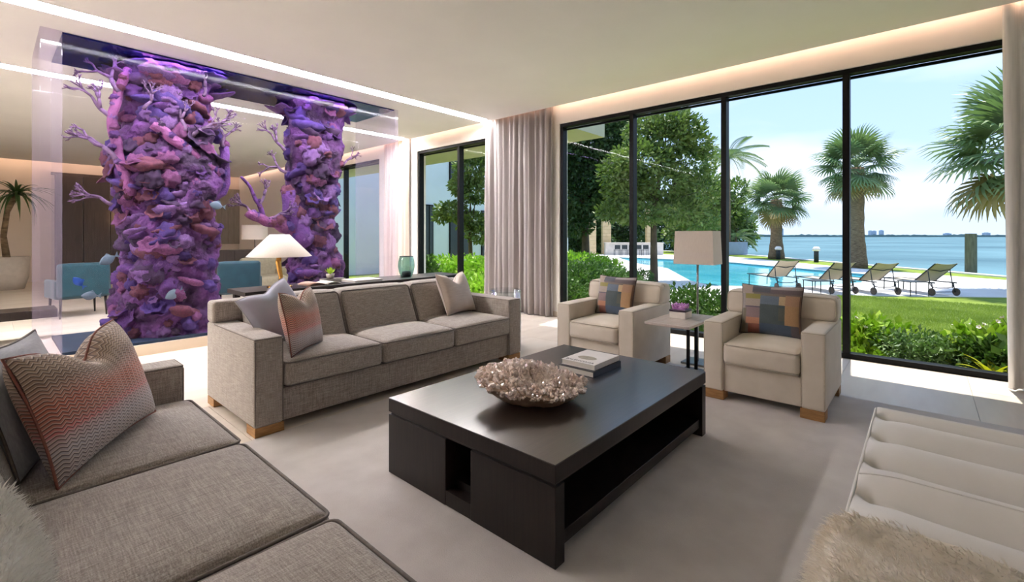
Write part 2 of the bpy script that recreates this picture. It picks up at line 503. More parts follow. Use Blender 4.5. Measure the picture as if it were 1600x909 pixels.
    def build(s, name, m, parent=None, smooth=False, bevel=0.0, world=False, segs=2):
        if world and parent:
            off = Vector((0, 0, 0)); q = parent
            while q:
                off += q.location; q = q.parent
            s.v = [(p[0] - off.x, p[1] - off.y, p[2] - off.z) for p in s.v]
        me = s.mesh(name, m, smooth)
        o = bpy.data.objects.new(name, me)
        C.objects.link(o)
        if parent: o.parent = parent
        if bevel:
            b = o.modifiers.new('bevel', 'BEVEL')
            b.width = bevel; b.segments = segs; b.limit_method = 'ANGLE'
            b.angle_limit = math.radians(40)
            b.harden_normals = False
        return o

def tag(o, label=None, cat=None, group=None, kind=None):
    if label: o['label'] = label
    if cat: o['category'] = cat
    if group: o['group'] = group
    if kind: o['kind'] = kind
    return o
def thing(name, label, cat, loc=(0, 0, 0), rz=0.0, group=None):
    o = bpy.data.objects.new(name, None)
    o.empty_display_size = 0.1
    C.objects.link(o)
    o.location = loc; o.rotation_euler = (0, 0, rz)
    return tag(o, label, cat, group)
def structure(name, mb, m, **k):
    o = mb.build(name, m, **k)
    o['kind'] = 'structure'
    return o
def copy_tree(o, parent=None):
    c = o.copy(); C.objects.link(c); c.parent = parent
    for ch in list(o.children):
        copy_tree(ch, c)
    return c
def inst(me, name, parent, M):
    o = bpy.data.objects.new(name, me)
    C.objects.link(o)
    o.parent = parent
    o.matrix_local = M
    return o

def np_mesh(name, V, Fc, m, parent=None, smooth=False):
    """fast mesh from arrays; Fc is (n,3) or (n,4)"""
    me = bpy.data.meshes.new(name)
    V = np.asarray(V, dtype=np.float32); Fc = np.asarray(Fc, dtype=np.int32)
    k = Fc.shape[1]
    me.vertices.add(len(V)); me.vertices.foreach_set('co', V.ravel())
    me.loops.add(Fc.size); me.loops.foreach_set('vertex_index', Fc.ravel())
    me.polygons.add(len(Fc))
    me.polygons.foreach_set('loop_start', np.arange(0, Fc.size, k, dtype=np.int32))
    me.polygons.foreach_set('loop_total', np.full(len(Fc), k, dtype=np.int32))
    if smooth: me.polygons.foreach_set('use_smooth', np.ones(len(Fc), dtype=bool))
    me.materials.append(MATS[m])
    me.update(calc_edges=True)
    o = bpy.data.objects.new(name, me)
    C.objects.link(o)
    if parent: o.parent = parent
    return o

RNG = np.random.default_rng(11)
def leaf_arrays(P, D, size, aspect=0.5, fold=0.15, jitter=0.4):
    """a four-point leaf at each point P growing along D"""
    n = len(P)
    D = D + RNG.normal(0, jitter, (n, 3)); D /= np.linalg.norm(D, axis=1)[:, None] + 1e-9
    U = RNG.normal(0, 1, (n, 3)); S = np.cross(D, U); S /= np.linalg.norm(S, axis=1)[:, None] + 1e-9
    N = np.cross(S, D)
    L_ = size * RNG.uniform(0.65, 1.3, n)[:, None]
    a = P; b = P + D * L_ * .5 + S * L_ * aspect * .5 + N * L_ * fold
    c = P + D * L_; d = P + D * L_ * .5 - S * L_ * aspect * .5 + N * L_ * fold
    V = np.stack([a, b, c, d], 1).reshape(-1, 3)
    i = np.arange(n)[:, None] * 4
    return V, np.concatenate([i, i + 1, i + 2, i + 3], 1)
def blob_points(blobs, n, shell=0.75):
    """points in the outer layer of ellipsoids (cx,cy,cz,rx,ry,rz)"""
    B = np.array(blobs, float)
    w = (B[:, 3] * B[:, 4] + B[:, 3] * B[:, 5] + B[:, 4] * B[:, 5]); w /= w.sum()
    k = RNG.choice(len(B), n, p=w)
    d = RNG.normal(0, 1, (n, 3)); d /= np.linalg.norm(d, axis=1)[:, None]
    r = RNG.uniform(shell, 1.03, n)[:, None]
    return B[k, :3] + d * B[k, 3:] * r, d
def foliage(name, blobs, n, size, m, parent, shell=0.7, aspect=0.5, jitter=0.6):
    P, D = blob_points(blobs, n, shell)
    off = np.array(parent.location) if parent else 0
    V, Fc = leaf_arrays(P - off, D, size, aspect, jitter=jitter)
    o = np_mesh(name, V, Fc, m, parent)
    o['kind'] = 'stuff'
    return o

# ================================================================ THE ROOM
WX = 6.18           # inner face of the window wall
CZ = 3.40           # ceiling
def wy(px, x=6.225): return pX(px, 300, x).y

# floor: joint bed plus stone slabs
floor = structure('floor', MB().box(-4, 6.35, -4, 19.2, -0.25, -0.006), 'joint')
tile_me = {}
TW, TD = 1.8, 0.9
for i in range(-3, 5):
    for j in range(-3, 12):
        x0, y0 = i * TW - 0.65 + (0.9 if j % 2 else 0), j * TD - 0.3
        x1, y1 = x0 + TW, y0 + TD
        x0, x1 = max(x0, -4), min(x1, 6.18); y0, y1 = max(y0, -4), min(y1, 19)
        if x1 - x0 < .05: continue
        key = (round(x1 - x0, 3), round(y1 - y0, 3), (i * 3 + j) % 2)
        if key not in tile_me:
            tile_me[key] = MB().box(0.0015, key[0] - .0015, 0.0015, key[1] - .0015, -0.02, 0.0).mesh('floor_slab', ('stone', 'stone_b')[key[2]])
        inst(tile_me[key], 'floor_slab', floor, Matrix.Translation((x0, y0, 0)))
structure('floor_far', MB().box(-4, 6.18, 10.5, 19, -0.02, 0.0), 'stone')

# ceiling with two light slots and the curtain pocket
S1a, S1b, S2a, S2b = 5.84, 6.07, 8.30, 8.52
ce = MB()
ce.box(-4, 6.03, -4, S1a, CZ, CZ + .25)
ce.box(-4, 6.03, S1b, S2a, CZ, CZ + .25)
ce.box(-4, 6.03, S2b, 18.55, CZ, CZ + .25)
ce.box(-4, 6.45, -4, 19.2, CZ + .25, CZ + .35)
structure('ceiling', ce, 'ceiling_paint')
for nm, a, b, lab in (('main', S1a, S1b, 'long recessed white light slot in ceiling before the aquarium'),
                      ('far', S2a, S2b, 'long recessed white light slot in ceiling behind the aquarium')):
    t = thing('ceiling_light', lab, 'ceiling light', (1.0, (a + b) / 2, CZ))
    MB().box(-3.9, 6.0, a + .002, b - .002, CZ + .035, CZ + .05).build('diffuser', 'light_panel', t, world=True)
    MB().box(-3.9, 6.0, a + .001, b - .001, CZ + .052, CZ + .09).build('housing', 'ceiling_paint', t, world=True)
# warm LED in the curtain pocket and at the far wall
t = thing('cove_light', 'warm LED strip hidden in curtain pocket over tall windows', 'cove light', (6.0, 2, CZ + .1))
MB().box(6.034, 6.046, -3.8, 18.5, CZ + .10, CZ + .13).build('led_strip', 'cove_led', t, world=True)
MB().box(6.0305, 6.034, -3.8, 18.5, CZ + .09, CZ + .14).build('channel', 'ceiling_paint', t, world=True)
t = thing('cove_light', 'warm LED strip in cove above dark doors of far wall', 'cove light', (1, 18.6, CZ + .1))
MB().box(-3.8, 6.0, 18.56, 18.575, CZ + .06, CZ + .10).build('led_strip', 'cove_led', t, world=True)
MB().box(-3.8, 6.0, 18.551, 18.56, CZ + .05, CZ + .11).build('channel', 'ceiling_paint', t, world=True)

# window wall
Y1a, Y1b = -2.75, wy(876)            # big window
Y2a, Y2b = 5.05, wy(654)             # window beside the aquarium
Y3a, Y3b = 9.7, 13.2
WT = 3.15
ww = MB()
ww.box(WX, 6.42, -4, 19.2, WT, CZ + .25)
for a, b in ((-4, Y1a), (Y1b, Y2a), (Y2b, Y3a), (Y3b, 19.2)):
    ww.box(WX, 6.42, a, b, 0, WT)
structure('wall_window', ww, 'white_wall')
bb = MB()
for a, b in ((Y1b, Y2a), (Y2b, Y3a)):
    bb.box(WX - .012, WX, a + .02, b - .02, 0, 0.09)
structure('baseboard_window', bb, 'stone_b')
# other walls
structure('wall_far', MB().box(-4, 6.4, 19, 19.2, 0, CZ + .25), 'far_wall')
wl = MB().box(-4.2, -4, -4.2, 19.2, 0, CZ + .35)
structure('wall_left', wl, 'white_wall')
wr = MB().box(-4, 6.42, -4.2, -4, 0, CZ + .35)
structure('wall_right', wr, 'white_wall')

def window(name, ya, yb, mulls, glass='pane_glass'):
    w = bpy.data.objects.new(name, None); C.objects.link(w)
    w.location = (6.26, (ya + yb) / 2, 0); w['kind'] = 'structure'
    fx0, fx1 = 6.21, 6.33
    fr = .055
    for nm, b in (('frame_head', (fx0, fx1, ya, yb, WT - fr, WT)), ('frame_sill', (fx0, fx1, ya, yb, 0.0, fr)),
                  ('frame_jamb', (fx0, fx1, ya, ya + fr, fr, WT - fr)), ('frame_jamb', (fx0, fx1, yb - fr, yb, fr, WT - fr))):
        MB().box(*b).build(nm, 'frame_black', w, world=True, bevel=.004)
    MB().box(6.335, 6.36, ya, yb, WT - .085, WT - .055).build('head_track', 'frame_black', w, world=True)
    edges = [ya + fr]
    for m in sorted(mulls):
        MB().box(fx0, fx1, m - .032, m + .032, fr, WT - fr).build('mullion', 'frame_black', w, world=True, bevel=.004)
        edges += [m - .032, m + .032]
    edges.append(yb - fr)
    for a, b in zip(edges[::2], edges[1::2]):
        MB().box(6.262, 6.272, a + .001, b - .001, fr + .001, WT - fr - .001).build('glass_pane', glass, w, world=True)
    return w
window('window_1', Y1a, Y1b, [wy(987), wy(1131), wy(1322), -0.64, -1.9])
window('window_2', Y2a, Y2b, [wy(717), 5.9])
window('window_3', Y3a, Y3b, [11.4])

# door on the far wall
d1 = bpy.data.objects.new('door_1', None); C.objects.link(d1); d1.location = (2.2, 18.98, 0); d1['kind'] = 'structure'
for k in range(4):
    x = 1.3 + k * .62
    MB().box(x, x + .605, 18.93, 18.995, .01, 3.08).build('door_panel', 'dark_wood_door', d1, world=True, bevel=.006)
MB().box(1.22, 3.86, 18.955, 18.998, 3.085, 3.16).build('door_head', 'dark_wood_door', d1, world=True)

# ================================================================ CURTAINS
def curtain(name, label, m, ya, yb, xc, amp, nf, group=None, flare=0.0, z1=CZ + .12):
    t = thing(name, label, 'curtain', (xc, (ya + yb) / 2, 0))
    rs = random.Random(int(ya * 100))
    ph = [rs.uniform(-.5, .5) for _ in range(nf * 2 + 4)]
    nu, nv = nf * 12 + 1, 14
    def fn(u, v):
        k = u * nf
        i = int(k)
        w = math.sin(2 * PI * k + ph[i] * .8 * v ** .3)
        sharp = math.copysign(abs(w) ** .75, w)
        A = amp * (0.75 + .35 * math.sin(i * 2.3 + 1)) * (.8 + .3 * (1 - v))
        y = ya + (yb - ya) * u + .012 * math.sin(5 * k + 3 * v)
        x = xc + A * sharp - flare * (1 - v) ** 2 + .006 * math.sin(9 * v + i)
        return (x, y, 0.012 + (z1 - .012) * v)
    mb = MB().grid(nu, nv, fn)
    o = mb.build('drape', m, t, smooth=True, world=True)
    so = o.modifiers.new('thick', 'SOLIDIFY'); so.thickness = .004
    MB().box(xc - .02, xc + .02, ya, yb, z1 + .003, z1 + .03).build('curtain_track', 'ceiling_paint', t, world=True)
    return t
curtain('curtain', 'grey lilac pleated curtain between black framed windows', 'curtain_grey', wy(861, 6.06), wy(757, 6.06), 6.085, .062, 13)
curtain('curtain', 'white curtain hanging over end of wide window', 'curtain_white', -1.35, wy(1571, 6.0), 6.07, .05, 6, flare=.16)
curtain('curtain', 'pale cream curtain beside the aquarium end', 'curtain_cream', Y2b + .18, Y2b + 1.1, 6.085, .05, 8)

# ================================================================ SOFAS AND CHAIRS
def loop_rr(x0, x1, y0, y1, z, r, n=4, zf=None):
    pts = []
    for cx_, cy_, a0 in ((x1 - r, y1 - r, 0), (x0 + r, y1 - r, PI / 2), (x0 + r, y0 + r, PI), (x1 - r, y0 + r, 1.5 * PI)):
        for k in range(n + 1):
            a = a0 + PI / 2 * k / n
            pts.append((cx_ + r * math.cos(a), cy_ + r * math.sin(a), z))
    return pts
def seat_parts(t, W, D, aw, ah, bh, ns, fh, m, mp, seat_z=0.47, base_top=0.287, foot=(.13, .13), bt=.16, yb=.53, lean=.45, ct_=.20, one_back=False):
    # base rail
    MB().soft((W / 2, D / 2 + .01, (fh + base_top) / 2), (W - 2 * aw + .004, D - .03, base_top - fh), .012, 4).build('base', m, t, smooth=True)
    # arms
    for x in (0, W - aw):
        a = MB().soft((x + aw / 2, D / 2, (fh + ah) / 2), (aw, D, ah - fh), .022, 5, (.002, 0, .003)).build('arm', m, t, smooth=True)
        MB().tube(loop_rr(x + .006, x + aw - .006, .006, D - bt, ah - .008, .012), .0045, 6, True).build('piping', mp, a, smooth=True)
        MB().tube([(x + .007, .005, fh + .02), (x + .007, .005, ah - .02)], .004, 6).build('piping', mp, a, smooth=True)
        MB().tube([(x + aw - .007, .005, fh + .02), (x + aw - .007, .005, ah - .02)], .004, 6).build('piping', mp, a, smooth=True)
    # back running over the arms
    b = MB().soft((W / 2, D - bt / 2 + .005, (base_top + bh) / 2), (W - 2 * aw + .002, bt - .012, bh - base_top - .02), .03, 4)
    b.soft((W / 2, D - bt / 2, (ah - .004 + bh) / 2), (W + .004, bt, bh - ah + .004), .03, 6)
    if one_back:
        b = MB().soft((W / 2, (yb + D) / 2 + .02, (base_top + bh) / 2), (W - 2 * aw + .002, D - yb - .05, bh - base_top - .04), .03, 4)
        b.soft((W / 2, (yb + .03 + D) / 2, (ah - .01 + bh) / 2), (W + .004, D - yb - .03, bh - ah + .01), .045, 7, (0, .012, .012))
        b.v = [(p[0], p[1] + (.16 * (p[2] - ah) if p[1] < yb + .15 else 0), p[2]) for p in b.v]
    bk = b.build('back', m, t, smooth=True)
    if one_back:
        MB().tube([(q[0], yb + .036 + .16 * (q[1] - ah), q[1]) for q in loop_rr(.012, W - .012, ah + .012, bh - .008, 0, .035)], .0045, 6, True).build('piping', mp, bk, smooth=True)
    cw = (W - 2 * aw) / ns
    sd = yb + .10
    for k in range(ns):
        x0 = aw + k * cw
        # back cushion, leaning
        if not one_back:
            hb = bh - seat_z + .05
            cu = MB().soft((x0 + cw / 2, 0, hb / 2), (cw - .006, ct_, hb), .045, 7, (.004, .016, .012))
            cu.v = [(p[0], p[1] + yb + ct_ / 2 + lean * (p[2] - .03), p[2] + seat_z - .035) for p in cu.v]
            cb = cu.build('back_cushion', m, t, smooth=True)
            lp = [(p[0], yb + .012 + lean * (p[1] - .03), p[1] + seat_z - .035) for p in loop_rr(x0 + .012, x0 + cw - .012, .012, hb - .01, 0, .035)]
            MB().tube(lp, .0048, 6, True).build('piping', mp, cb, smooth=True)
        # seat cushion
        h = seat_z - base_top
        sc_ = MB().soft((x0 + cw / 2, sd / 2 - .012, base_top + .004 + h / 2), (cw - .007, sd + .03, h), .04, 9, (.002, .012, .028))
        s_ = sc_.build('seat_cushion', m, t, smooth=True)
        MB().tube(loop_rr(x0 + .012, x0 + cw - .012, -.022, sd - .02, seat_z - .006, .03), .0055, 6, True).build('piping', mp, s_, smooth=True)
        MB().tube(loop_rr(x0 + .012, x0 + cw - .012, -.022, sd - .02, base_top + .014, .03), .0045, 6, True).build('piping', mp, s_, smooth=True)
    for x in (.004, W - foot[0] - .004):
        for y in (.004, D - foot[1] - .004):
            MB().box(x, x + foot[0], y, y + foot[1], 0, fh + .004).build('foot', 'oak', t, bevel=.004)

sofa1 = thing('sofa', 'grey linen three seat sofa before the aquarium, oak block feet', 'sofa', (1.165, 3.30, 0))
seat_parts(sofa1, 2.70, 1.0, .19, .655, .825, 3, .06, 'linen', 'linen_piping', foot=(.19, .15))
sofa2 = thing('sofa', 'grey linen three seat sofa with big pink zigzag cushion and white fur', 'sofa', (0.69, 0.41, .01), PI / 2)
seat_parts(sofa2, 2.70, 1.0, .19, .655, .825, 3, .06, 'linen', 'linen_piping', foot=(.19, .15), yb=.62, lean=.32)
ch1 = thing('armchair', 'cream armchair between grey curtain and small side table', 'armchair', (3.93, 2.86, .01), -PI / 2)
seat_parts(ch1, .86, .85, .155, .63, .825, 1, .07, 'cream', 'cream_piping', seat_z=.465, base_top=.295, foot=(.155, .12), bt=.21, yb=.55, one_back=True)
ch2 = thing('armchair', 'cream armchair standing in front of lawn window, oak feet showing', 'armchair', (3.94, 1.375, .01), -PI / 2)
seat_parts(ch2, .85, .85, .155, .63, .825, 1, .07, 'cream', 'cream_piping', seat_z=.465, base_top=.295, foot=(.155, .12), bt=.21, yb=.55, one_back=True)

# ---------------------------------------------------------------- throw pillows
def woven():
    m = bpy.data.materials.new('woven_pink'); m.use_nodes = True
    nt = m.node_tree; b = nt.nodes['Principled BSDF']
    b.inputs['Roughness'].default_value = .85; b.inputs['Sheen Weight'].default_value = .3
    def N(t, **k):
        n = nt.nodes.new(t)
        for a, v in k.items(): setattr(n, a, v)
        return n
    def M(op, a, b_=None):
        n = N('ShaderNodeMath', operation=op)
        for i, x in enumerate((a, b_)):
            if x is None: continue
            if isinstance(x, (int, float)): n.inputs[i].default_value = x
            else: nt.links.new(x, n.inputs[i])
        return n.outputs[0]
    uv = N('ShaderNodeUVMap'); uv.uv_map = 'UVMap'
    sp = N('ShaderNodeSeparateXYZ'); nt.links.new(uv.outputs[0], sp.inputs[0])
    u, v = sp.outputs[0], sp.outputs[1]
    nz = N('ShaderNodeTexNoise'); nz.inputs['Scale'].default_value = 1.3
    nt.links.new(uv.outputs[0], nz.inputs['Vector'])
    vv = M('ADD', v, M('MULTIPLY', M('SUBTRACT', nz.outputs['Fac'], .5), .10))
    rp = N('ShaderNodeValToRGB')
    el = rp.color_ramp.elements
    cols = [(0, (150, 134, 128)), (.1, (176, 160, 156)), (.22, (196, 186, 190)), (.32, (206, 170, 170)), (.36, (222, 132, 130)), (.42, (196, 128, 112)),
            (.56, (206, 118, 96)), (.66, (190, 142, 124)), (.74, (158, 130, 112)), (.86, (184, 160, 138)), (1, (150, 124, 106))]
    el[0].position, el[0].color = cols[0][0], lin(*cols[0][1]); el[1].position, el[1].color = 1.0, lin(*cols[-1][1])
    for p, c_ in cols[1:-1]:
        x = el.new(p); x.color = lin(*c_)
    nt.links.new(vv, rp.inputs[0])
    tri = M('ABSOLUTE', M('SUBTRACT', M('FRACT', M('MULTIPLY', u, 21)), .5))
    zig = M('FRACT', M('ADD', M('MULTIPLY', v, 34), M('MULTIPLY', tri, 1.6)))
    dark = M('GREATER_THAN', zig, .66)
    lite = M('LESS_THAN', zig, .2)
    m1 = N('ShaderNodeMixRGB'); m1.inputs['Color2'].default_value = lin(70, 48, 46)
    nt.links.new(M('MULTIPLY', dark, .72), m1.inputs[0]); nt.links.new(rp.outputs[0], m1.inputs[1])
    m2 = N('ShaderNodeMixRGB'); m2.inputs['Color2'].default_value = lin(236, 222, 206)
    nt.links.new(M('MULTIPLY', lite, .6), m2.inputs[0]); nt.links.new(m1.outputs[0], m2.inputs[1])
    nt.links.new(m2.outputs[0], b.inputs['Base Color'])
    bp = N('ShaderNodeBump'); bp.inputs['Strength'].default_value = .4; bp.inputs['Distance'].default_value = .004
    nt.links.new(zig, bp.inputs['Height']); nt.links.new(bp.outputs[0], b.inputs['Normal'])
    MATS['woven_pink'] = m
woven()
mat('rust_piping', lin(150, 92, 76), .8, var=(lin(120, 76, 66), 90, W1, .3, .7))
mat('patch_piping', lin(74, 62, 66), .8, var=(lin(90, 80, 76), 90, W1, .3, .7))
pm = mat('patchwork', lin(120, 110, 100), .8, sheen=.3, bump=(160, .3, .003, (1, 1, .2)))
at_ = pm.node_tree.nodes.new('ShaderNodeVertexColor'); at_.layer_name = 'Col'
nz_ = pm.node_tree.nodes.new('ShaderNodeTexNoise'); nz_.inputs['Scale'].default_value = 60
mx_ = pm.node_tree.nodes.new('ShaderNodeMixRGB'); mx_.blend_type = 'MULTIPLY'; mx_.inputs[0].default_value = .35
pm.node_tree.links.new(at_.outputs[0], mx_.inputs[1]); pm.node_tree.links.new(nz_.outputs['Fac'], mx_.inputs[2])
pm.node_tree.links.new(mx_.outputs[0], pm.node_tree.nodes['Principled BSDF'].inputs['Base Color'])
PATCH = [  # u0,u1,v0,v1,colour (u left-right, v bottom-top)
    (0, 1, 0, 1, (128, 116, 108)), (0, .22, .80, 1, (176, 158, 148)), (.2, 1, .82, 1, (112, 100, 104)), (.5, 1, .92, 1, (176, 166, 164)), (.2, .5, .86, 1, (92, 94, 104)),
    (.08, .36, .70, .80, (150, 142, 76)), (.08, .36, .55, .70, (170, 156, 144)), (.08, .36, .52, .555, (96, 86, 100)), (.36, .66, .60, .78, (110, 124, 140)),
    (.66, .76, .60, .78, (206, 178, 140)), (.76, .97, .60, .80, (186, 148, 120)), (.74, .97, .22, .60, (190, 152, 112)), (.36, .74, .22, .60, (78, 90, 92)), (.66, .74, .3, .56, (92, 96, 88)),
    (.08, .36, .30, .52, (138, 116, 118)), (.08, .36, .20, .32, (186, 128, 96)), (.14, .36, 0, .20, (134, 76, 60)), (.36, .86, 0, .22, (70, 86, 108)),
    (0, .10, 0, .5, (112, 104, 84)), (.0, .08, .5, .8, (160, 150, 146)), (.86, 1, 0, .22, (96, 90, 96)), (.97, 1, .1, .8, (120, 88, 70))]
def pillow(name, label, m, mp, w, h, T, base, tilt, rz, roll=0.0, chop=0.0, patches=False, n=26, k=.10, seed=0, group=None):
    t = thing(name, label, 'pillow', base, 0, group)
    t.rotation_euler = Euler((tilt, roll, rz), 'XYZ')
    rs = random.Random(seed)
    so = rs.uniform(0, 50)
    def shape(u, v, side):
        x = w / 2 * u * (1 - k * (1 - v * v) * u * u)
        z = h / 2 * v * (1 - k * (1 - u * u) * v * v)
        y = side * T / 2 * max(0, (1 - u * u) * (1 - v * v)) ** .42
        y += side * .006 * noise.noise(Vector((u * 3 + so, v * 3, side))) * (1 - u * u) * (1 - v * v) ** .5
        if chop:
            g = math.exp(-(u / .34) ** 2)
            f = max(0.0, (v + .25) / 1.25) ** 1.6
            z -= chop * h * g * f
            y += side * chop * .12 * (1 - g) * f * (1 - v * v)
            x *= 1 - chop * .25 * f
        return (x, y, z + h / 2)
    mb = MB(); mb.uv = []
    if patches: mb.fc = []
    for side in (-1, 1):
        base_i = len(mb.v)
        for j in range(n + 1):
            for i in range(n + 1):
                u, v = -1 + 2 * i / n, -1 + 2 * j / n
                mb.v.append(shape(u, v, side)); mb.uv.append(((u + 1) / 2, (v + 1) / 2))
        for j in range(n):
            for i in range(n):
                a = base_i + j * (n + 1) + i
                q = (a, a + 1, a + n + 2, a + n + 1)
                mb.f.append(q if side < 0 else q[::-1])
                if patches:
                    uu, vv_ = (i + .5) / n, (j + .5) / n
                    col = PATCH[0][4]
                    for p in PATCH[1:]:
                        if p[0] <= uu < p[1] and p[2] <= vv_ < p[3]: col = p[4]
                    mb.fc.append(lin(*col))
    cv = mb.build('cover', m, t, smooth=True)
    pts = []
    for a, b, fix in (((-1, -1), (1, -1), 0), ((1, -1), (1, 1), 0), ((1, 1), (-1, 1), 0), ((-1, 1), (-1, -1), 0)):
        for q in range(14):
            s = q / 14
            pts.append(shape(a[0] + (b[0] - a[0]) * s, a[1] + (b[1] - a[1]) * s, 0))
    MB().tube(pts, .0048, 6, True).build('piping', mp, cv, smooth=True)
    return t
# on the sofa before the aquarium (front faces -Y)
pillow('throw_pillow', 'pale blue and lilac pillow behind pink pillow at sofa arm', 'blue_linen', 'grey_linen', .44, .42, .17, (1.58, 3.72, .57), -.46, .26, -.34, chop=.09, seed=3, k=.05)
pillow('throw_pillow', 'small pink zigzag woven pillow on sofa before the aquarium', 'woven_pink', 'rust_piping', .46, .46, .17, (1.60, 3.47, .485), -.22, .656, .0, chop=.17, seed=5)
pillow('throw_pillow', 'plain beige satin pillow at far sofa arm by curtain', 'beige_satin', 'beige_satin', .50, .46, .17, (3.42, 3.755, .50), -.40, .18, .0, chop=.22, seed=8)
# on the long sofa (front faces +X)
pillow('throw_pillow', 'large pink and taupe zigzag woven cushion slumped in sofa corner', 'woven_pink', 'rust_piping', .64, .47, .20, (.34, 2.445, .505), -.33, .96, -.04, chop=.22, seed=9, n=34)
pillow('throw_pillow', 'blue grey linen cushion leaning behind large pink zigzag cushion', 'grey_linen', 'linen_piping', .50, .47, .12, (.165, 2.51, .505), -.31, 1.18, .02, chop=0.0, seed=12)
# on the armchairs (front faces -X)
pillow('throw_pillow', 'patchwork pillow on cream armchair beside the grey curtain', 'patchwork', 'patch_piping', .47, .42, .15, (4.395, 2.47, .492), -.22, -PI / 2 - .12, 0, patches=True, n=40, seed=14, k=.07)
pillow('throw_pillow', 'patchwork pillow on cream armchair in front of lawn window', 'patchwork', 'patch_piping', .47, .43, .15, (4.38, 0.98, .492), -.22, -PI / 2 + .02, 0, patches=True, n=40, seed=15, k=.07)

_b = MATS['espresso_top'].node_tree.nodes['Principled BSDF'].inputs
_b['Coat Weight'].default_value = 1.0; _b['Coat Roughness'].default_value = 0.22; _b['Coat IOR'].default_value = 1.75
# ---------------------------------------------------------------- rug
rg = MB().soft((2.2, .15, .005), (5.05, 6.26, .0099), .0045, 4)
tag(rg.build('area_rug', 'rug', smooth=False), 'pale grey beige rug under coffee table and armchairs', 'rug')

# ---------------------------------------------------------------- coffee table
ct = thing('coffee_table', 'low dark espresso wood coffee table with slotted ends and shelf', 'coffee table', (2.35, 1.68, .012))
X0, X1, Y0, Y1 = 1.5, 3.2, 1.10, 2.26
sa, sb = pX(735, 700, 1.5).y, pX(696, 700, 1.5).y
fz = .012
tt = MB().box(X0, X1, Y0, Y1, .353, .4285).build('table_top', 'espresso', ct, world=True, bevel=.003)
MB().box(X0 + .002, X1 - .002, Y0 + .002, Y1 - .002, .4284, .43).build('veneer', 'espresso_top', tt, world=True)
MB().box(X0 + .012, X1 - .012, Y0 + .012, Y1 - .012, .339, .3535).build('recess_strip', 'espresso', ct, world=True)
for x in (X0, X1 - .065):
    MB().box(x, x + .065, Y0, sa, fz, .3395).build('end_panel', 'espresso', ct, world=True, bevel=.003)
    MB().box(x, x + .065, sb, Y1, fz, .3395).build('end_panel', 'espresso', ct, world=True, bevel=.003)
    MB().box(x + .002, x + .063, sa - .001, sb + .001, .014, .085).build('end_rail', 'espresso', ct, world=True)
MB().box(X0 + .064, X1 - .064, Y0 + .02, Y1 - .02, .065, .122).build('shelf', 'espresso', ct, world=True, bevel=.002)
for y in (sa - .022, sb):
    MB().box(X0 + .064, X1 - .064, y, y + .022, .121, .3395).build('divider', 'espresso', ct, world=True)

# books on the table
def book(name, label, cx, cy, z, w, d, h, rz, cover, page='paper'):
    t = thing(name, label, 'book', (cx, cy, z), rz)
    MB().box(-w / 2 + .004, w / 2 - .006, -d / 2 + .005, d / 2 - .005, .003, h - .003).build('pages', page, t)
    cm = MB().box(-w / 2, w / 2, -d / 2, d / 2, 0, .0032)
    cm.box(-w / 2, w / 2, -d / 2, d / 2, h - .0032, h)
    cm.box(w / 2 - .0032, w / 2, -d / 2, d / 2, 0, h)
    cm.build('cover', cover, t, bevel=.001)
    return t
def text_on(parent, s, size, loc, rz, m, name='title', rx=0):
    cu = bpy.data.curves.new(name, 'FONT'); cu.body = s; cu.size = size; cu.extrude = .0004; cu.align_x = 'CENTER'
    ob = bpy.data.objects.new(name, cu); C.objects.link(ob)
    dg = bpy.context.evaluated_depsgraph_get()
    me = bpy.data.meshes.new_from_object(ob.evaluated_get(dg))
    bpy.data.objects.remove(ob); bpy.data.curves.remove(cu)
    me.materials.clear(); me.materials.append(MATS[m])
    o = bpy.data.objects.new(name, me); C.objects.link(o); o.parent = parent
    o.location = loc; o.rotation_euler = (rx, 0, rz)
    return o
bz = .43
bc = pz(931, 575, bz)
# title edge faces -X, spine faces -Y
book('book', 'thick black hardback book under white book on coffee table', 2.75, 1.722, bz, .275, .36, .038, -PI / 2, 'book_black')
bw = book('book', 'white hardback book with dark title lying on black book', 2.767, 1.728, bz + .0385, .26, .33, .034, -PI / 2 + .01, 'book_white')
text_on(bw, 'BALENCIAGA', .036, (-.004, -.142, .0341), 0, 'ink')
ov = MB().lathe([(.001, .0344), (.07, .0344), (.071, .034)], 28, caps=False)
ov.v = [(p[0] * 1.0 - .005, p[1] * .62 - .035, p[2]) for p in ov.v]
ov.build('cover_picture', 'cover_oval', bw)

# ---------------------------------------------------------------- crystal cluster
gd = thing('crystal_cluster', 'pale pink quartz crystal cluster bowl on dark coffee table', 'crystal', (2.0, 1.635, .43), YAW - PI / 2)
def gfn(u, v):
    a = 2 * PI * u
    ca, sa_ = math.cos(a), math.sin(a)
    rim = 1 + .16 * noise.noise(Vector((ca * 1.7, sa_ * 1.7, 3))) + .10 * noise.noise(Vector((ca * 5, sa_ * 5, 1)))
    hr = .105 - .025 * ca + .022 * sa_          # rim height: thick on one side, thin at the tip
    if v < .5:      # underside: foot to rim
        s = v / .5
        r = .50 + .50 * s ** .8; z = hr * s ** 1.2
    else:           # domed crystal face
        s = (v - .5) / .5
        r = 1 - s; z = hr + (.034 + .018 * sa_) * math.sin(min(1, s * 1.6) * PI / 2) + .02 * noise.noise(Vector((r * ca * 2.2, r * sa_ * 2.2, 5)))
    off = .03 * (1 - min(1, 2 * v))              # foot sits under the tip side
    p = Vector((.30 * r * rim * ca + off, .19 * r * rim * sa_, z))
    nn = .014 * noise.noise(p * 22) + .008 * noise.noise(p * 60)
    return (p.x + nn * ca, p.y + nn * sa_, max(0.0, p.z + (nn if v > .05 else 0)))
g0 = MB().grid(72, 26, gfn, True)
g0.f.append(tuple(range(72))[::-1])
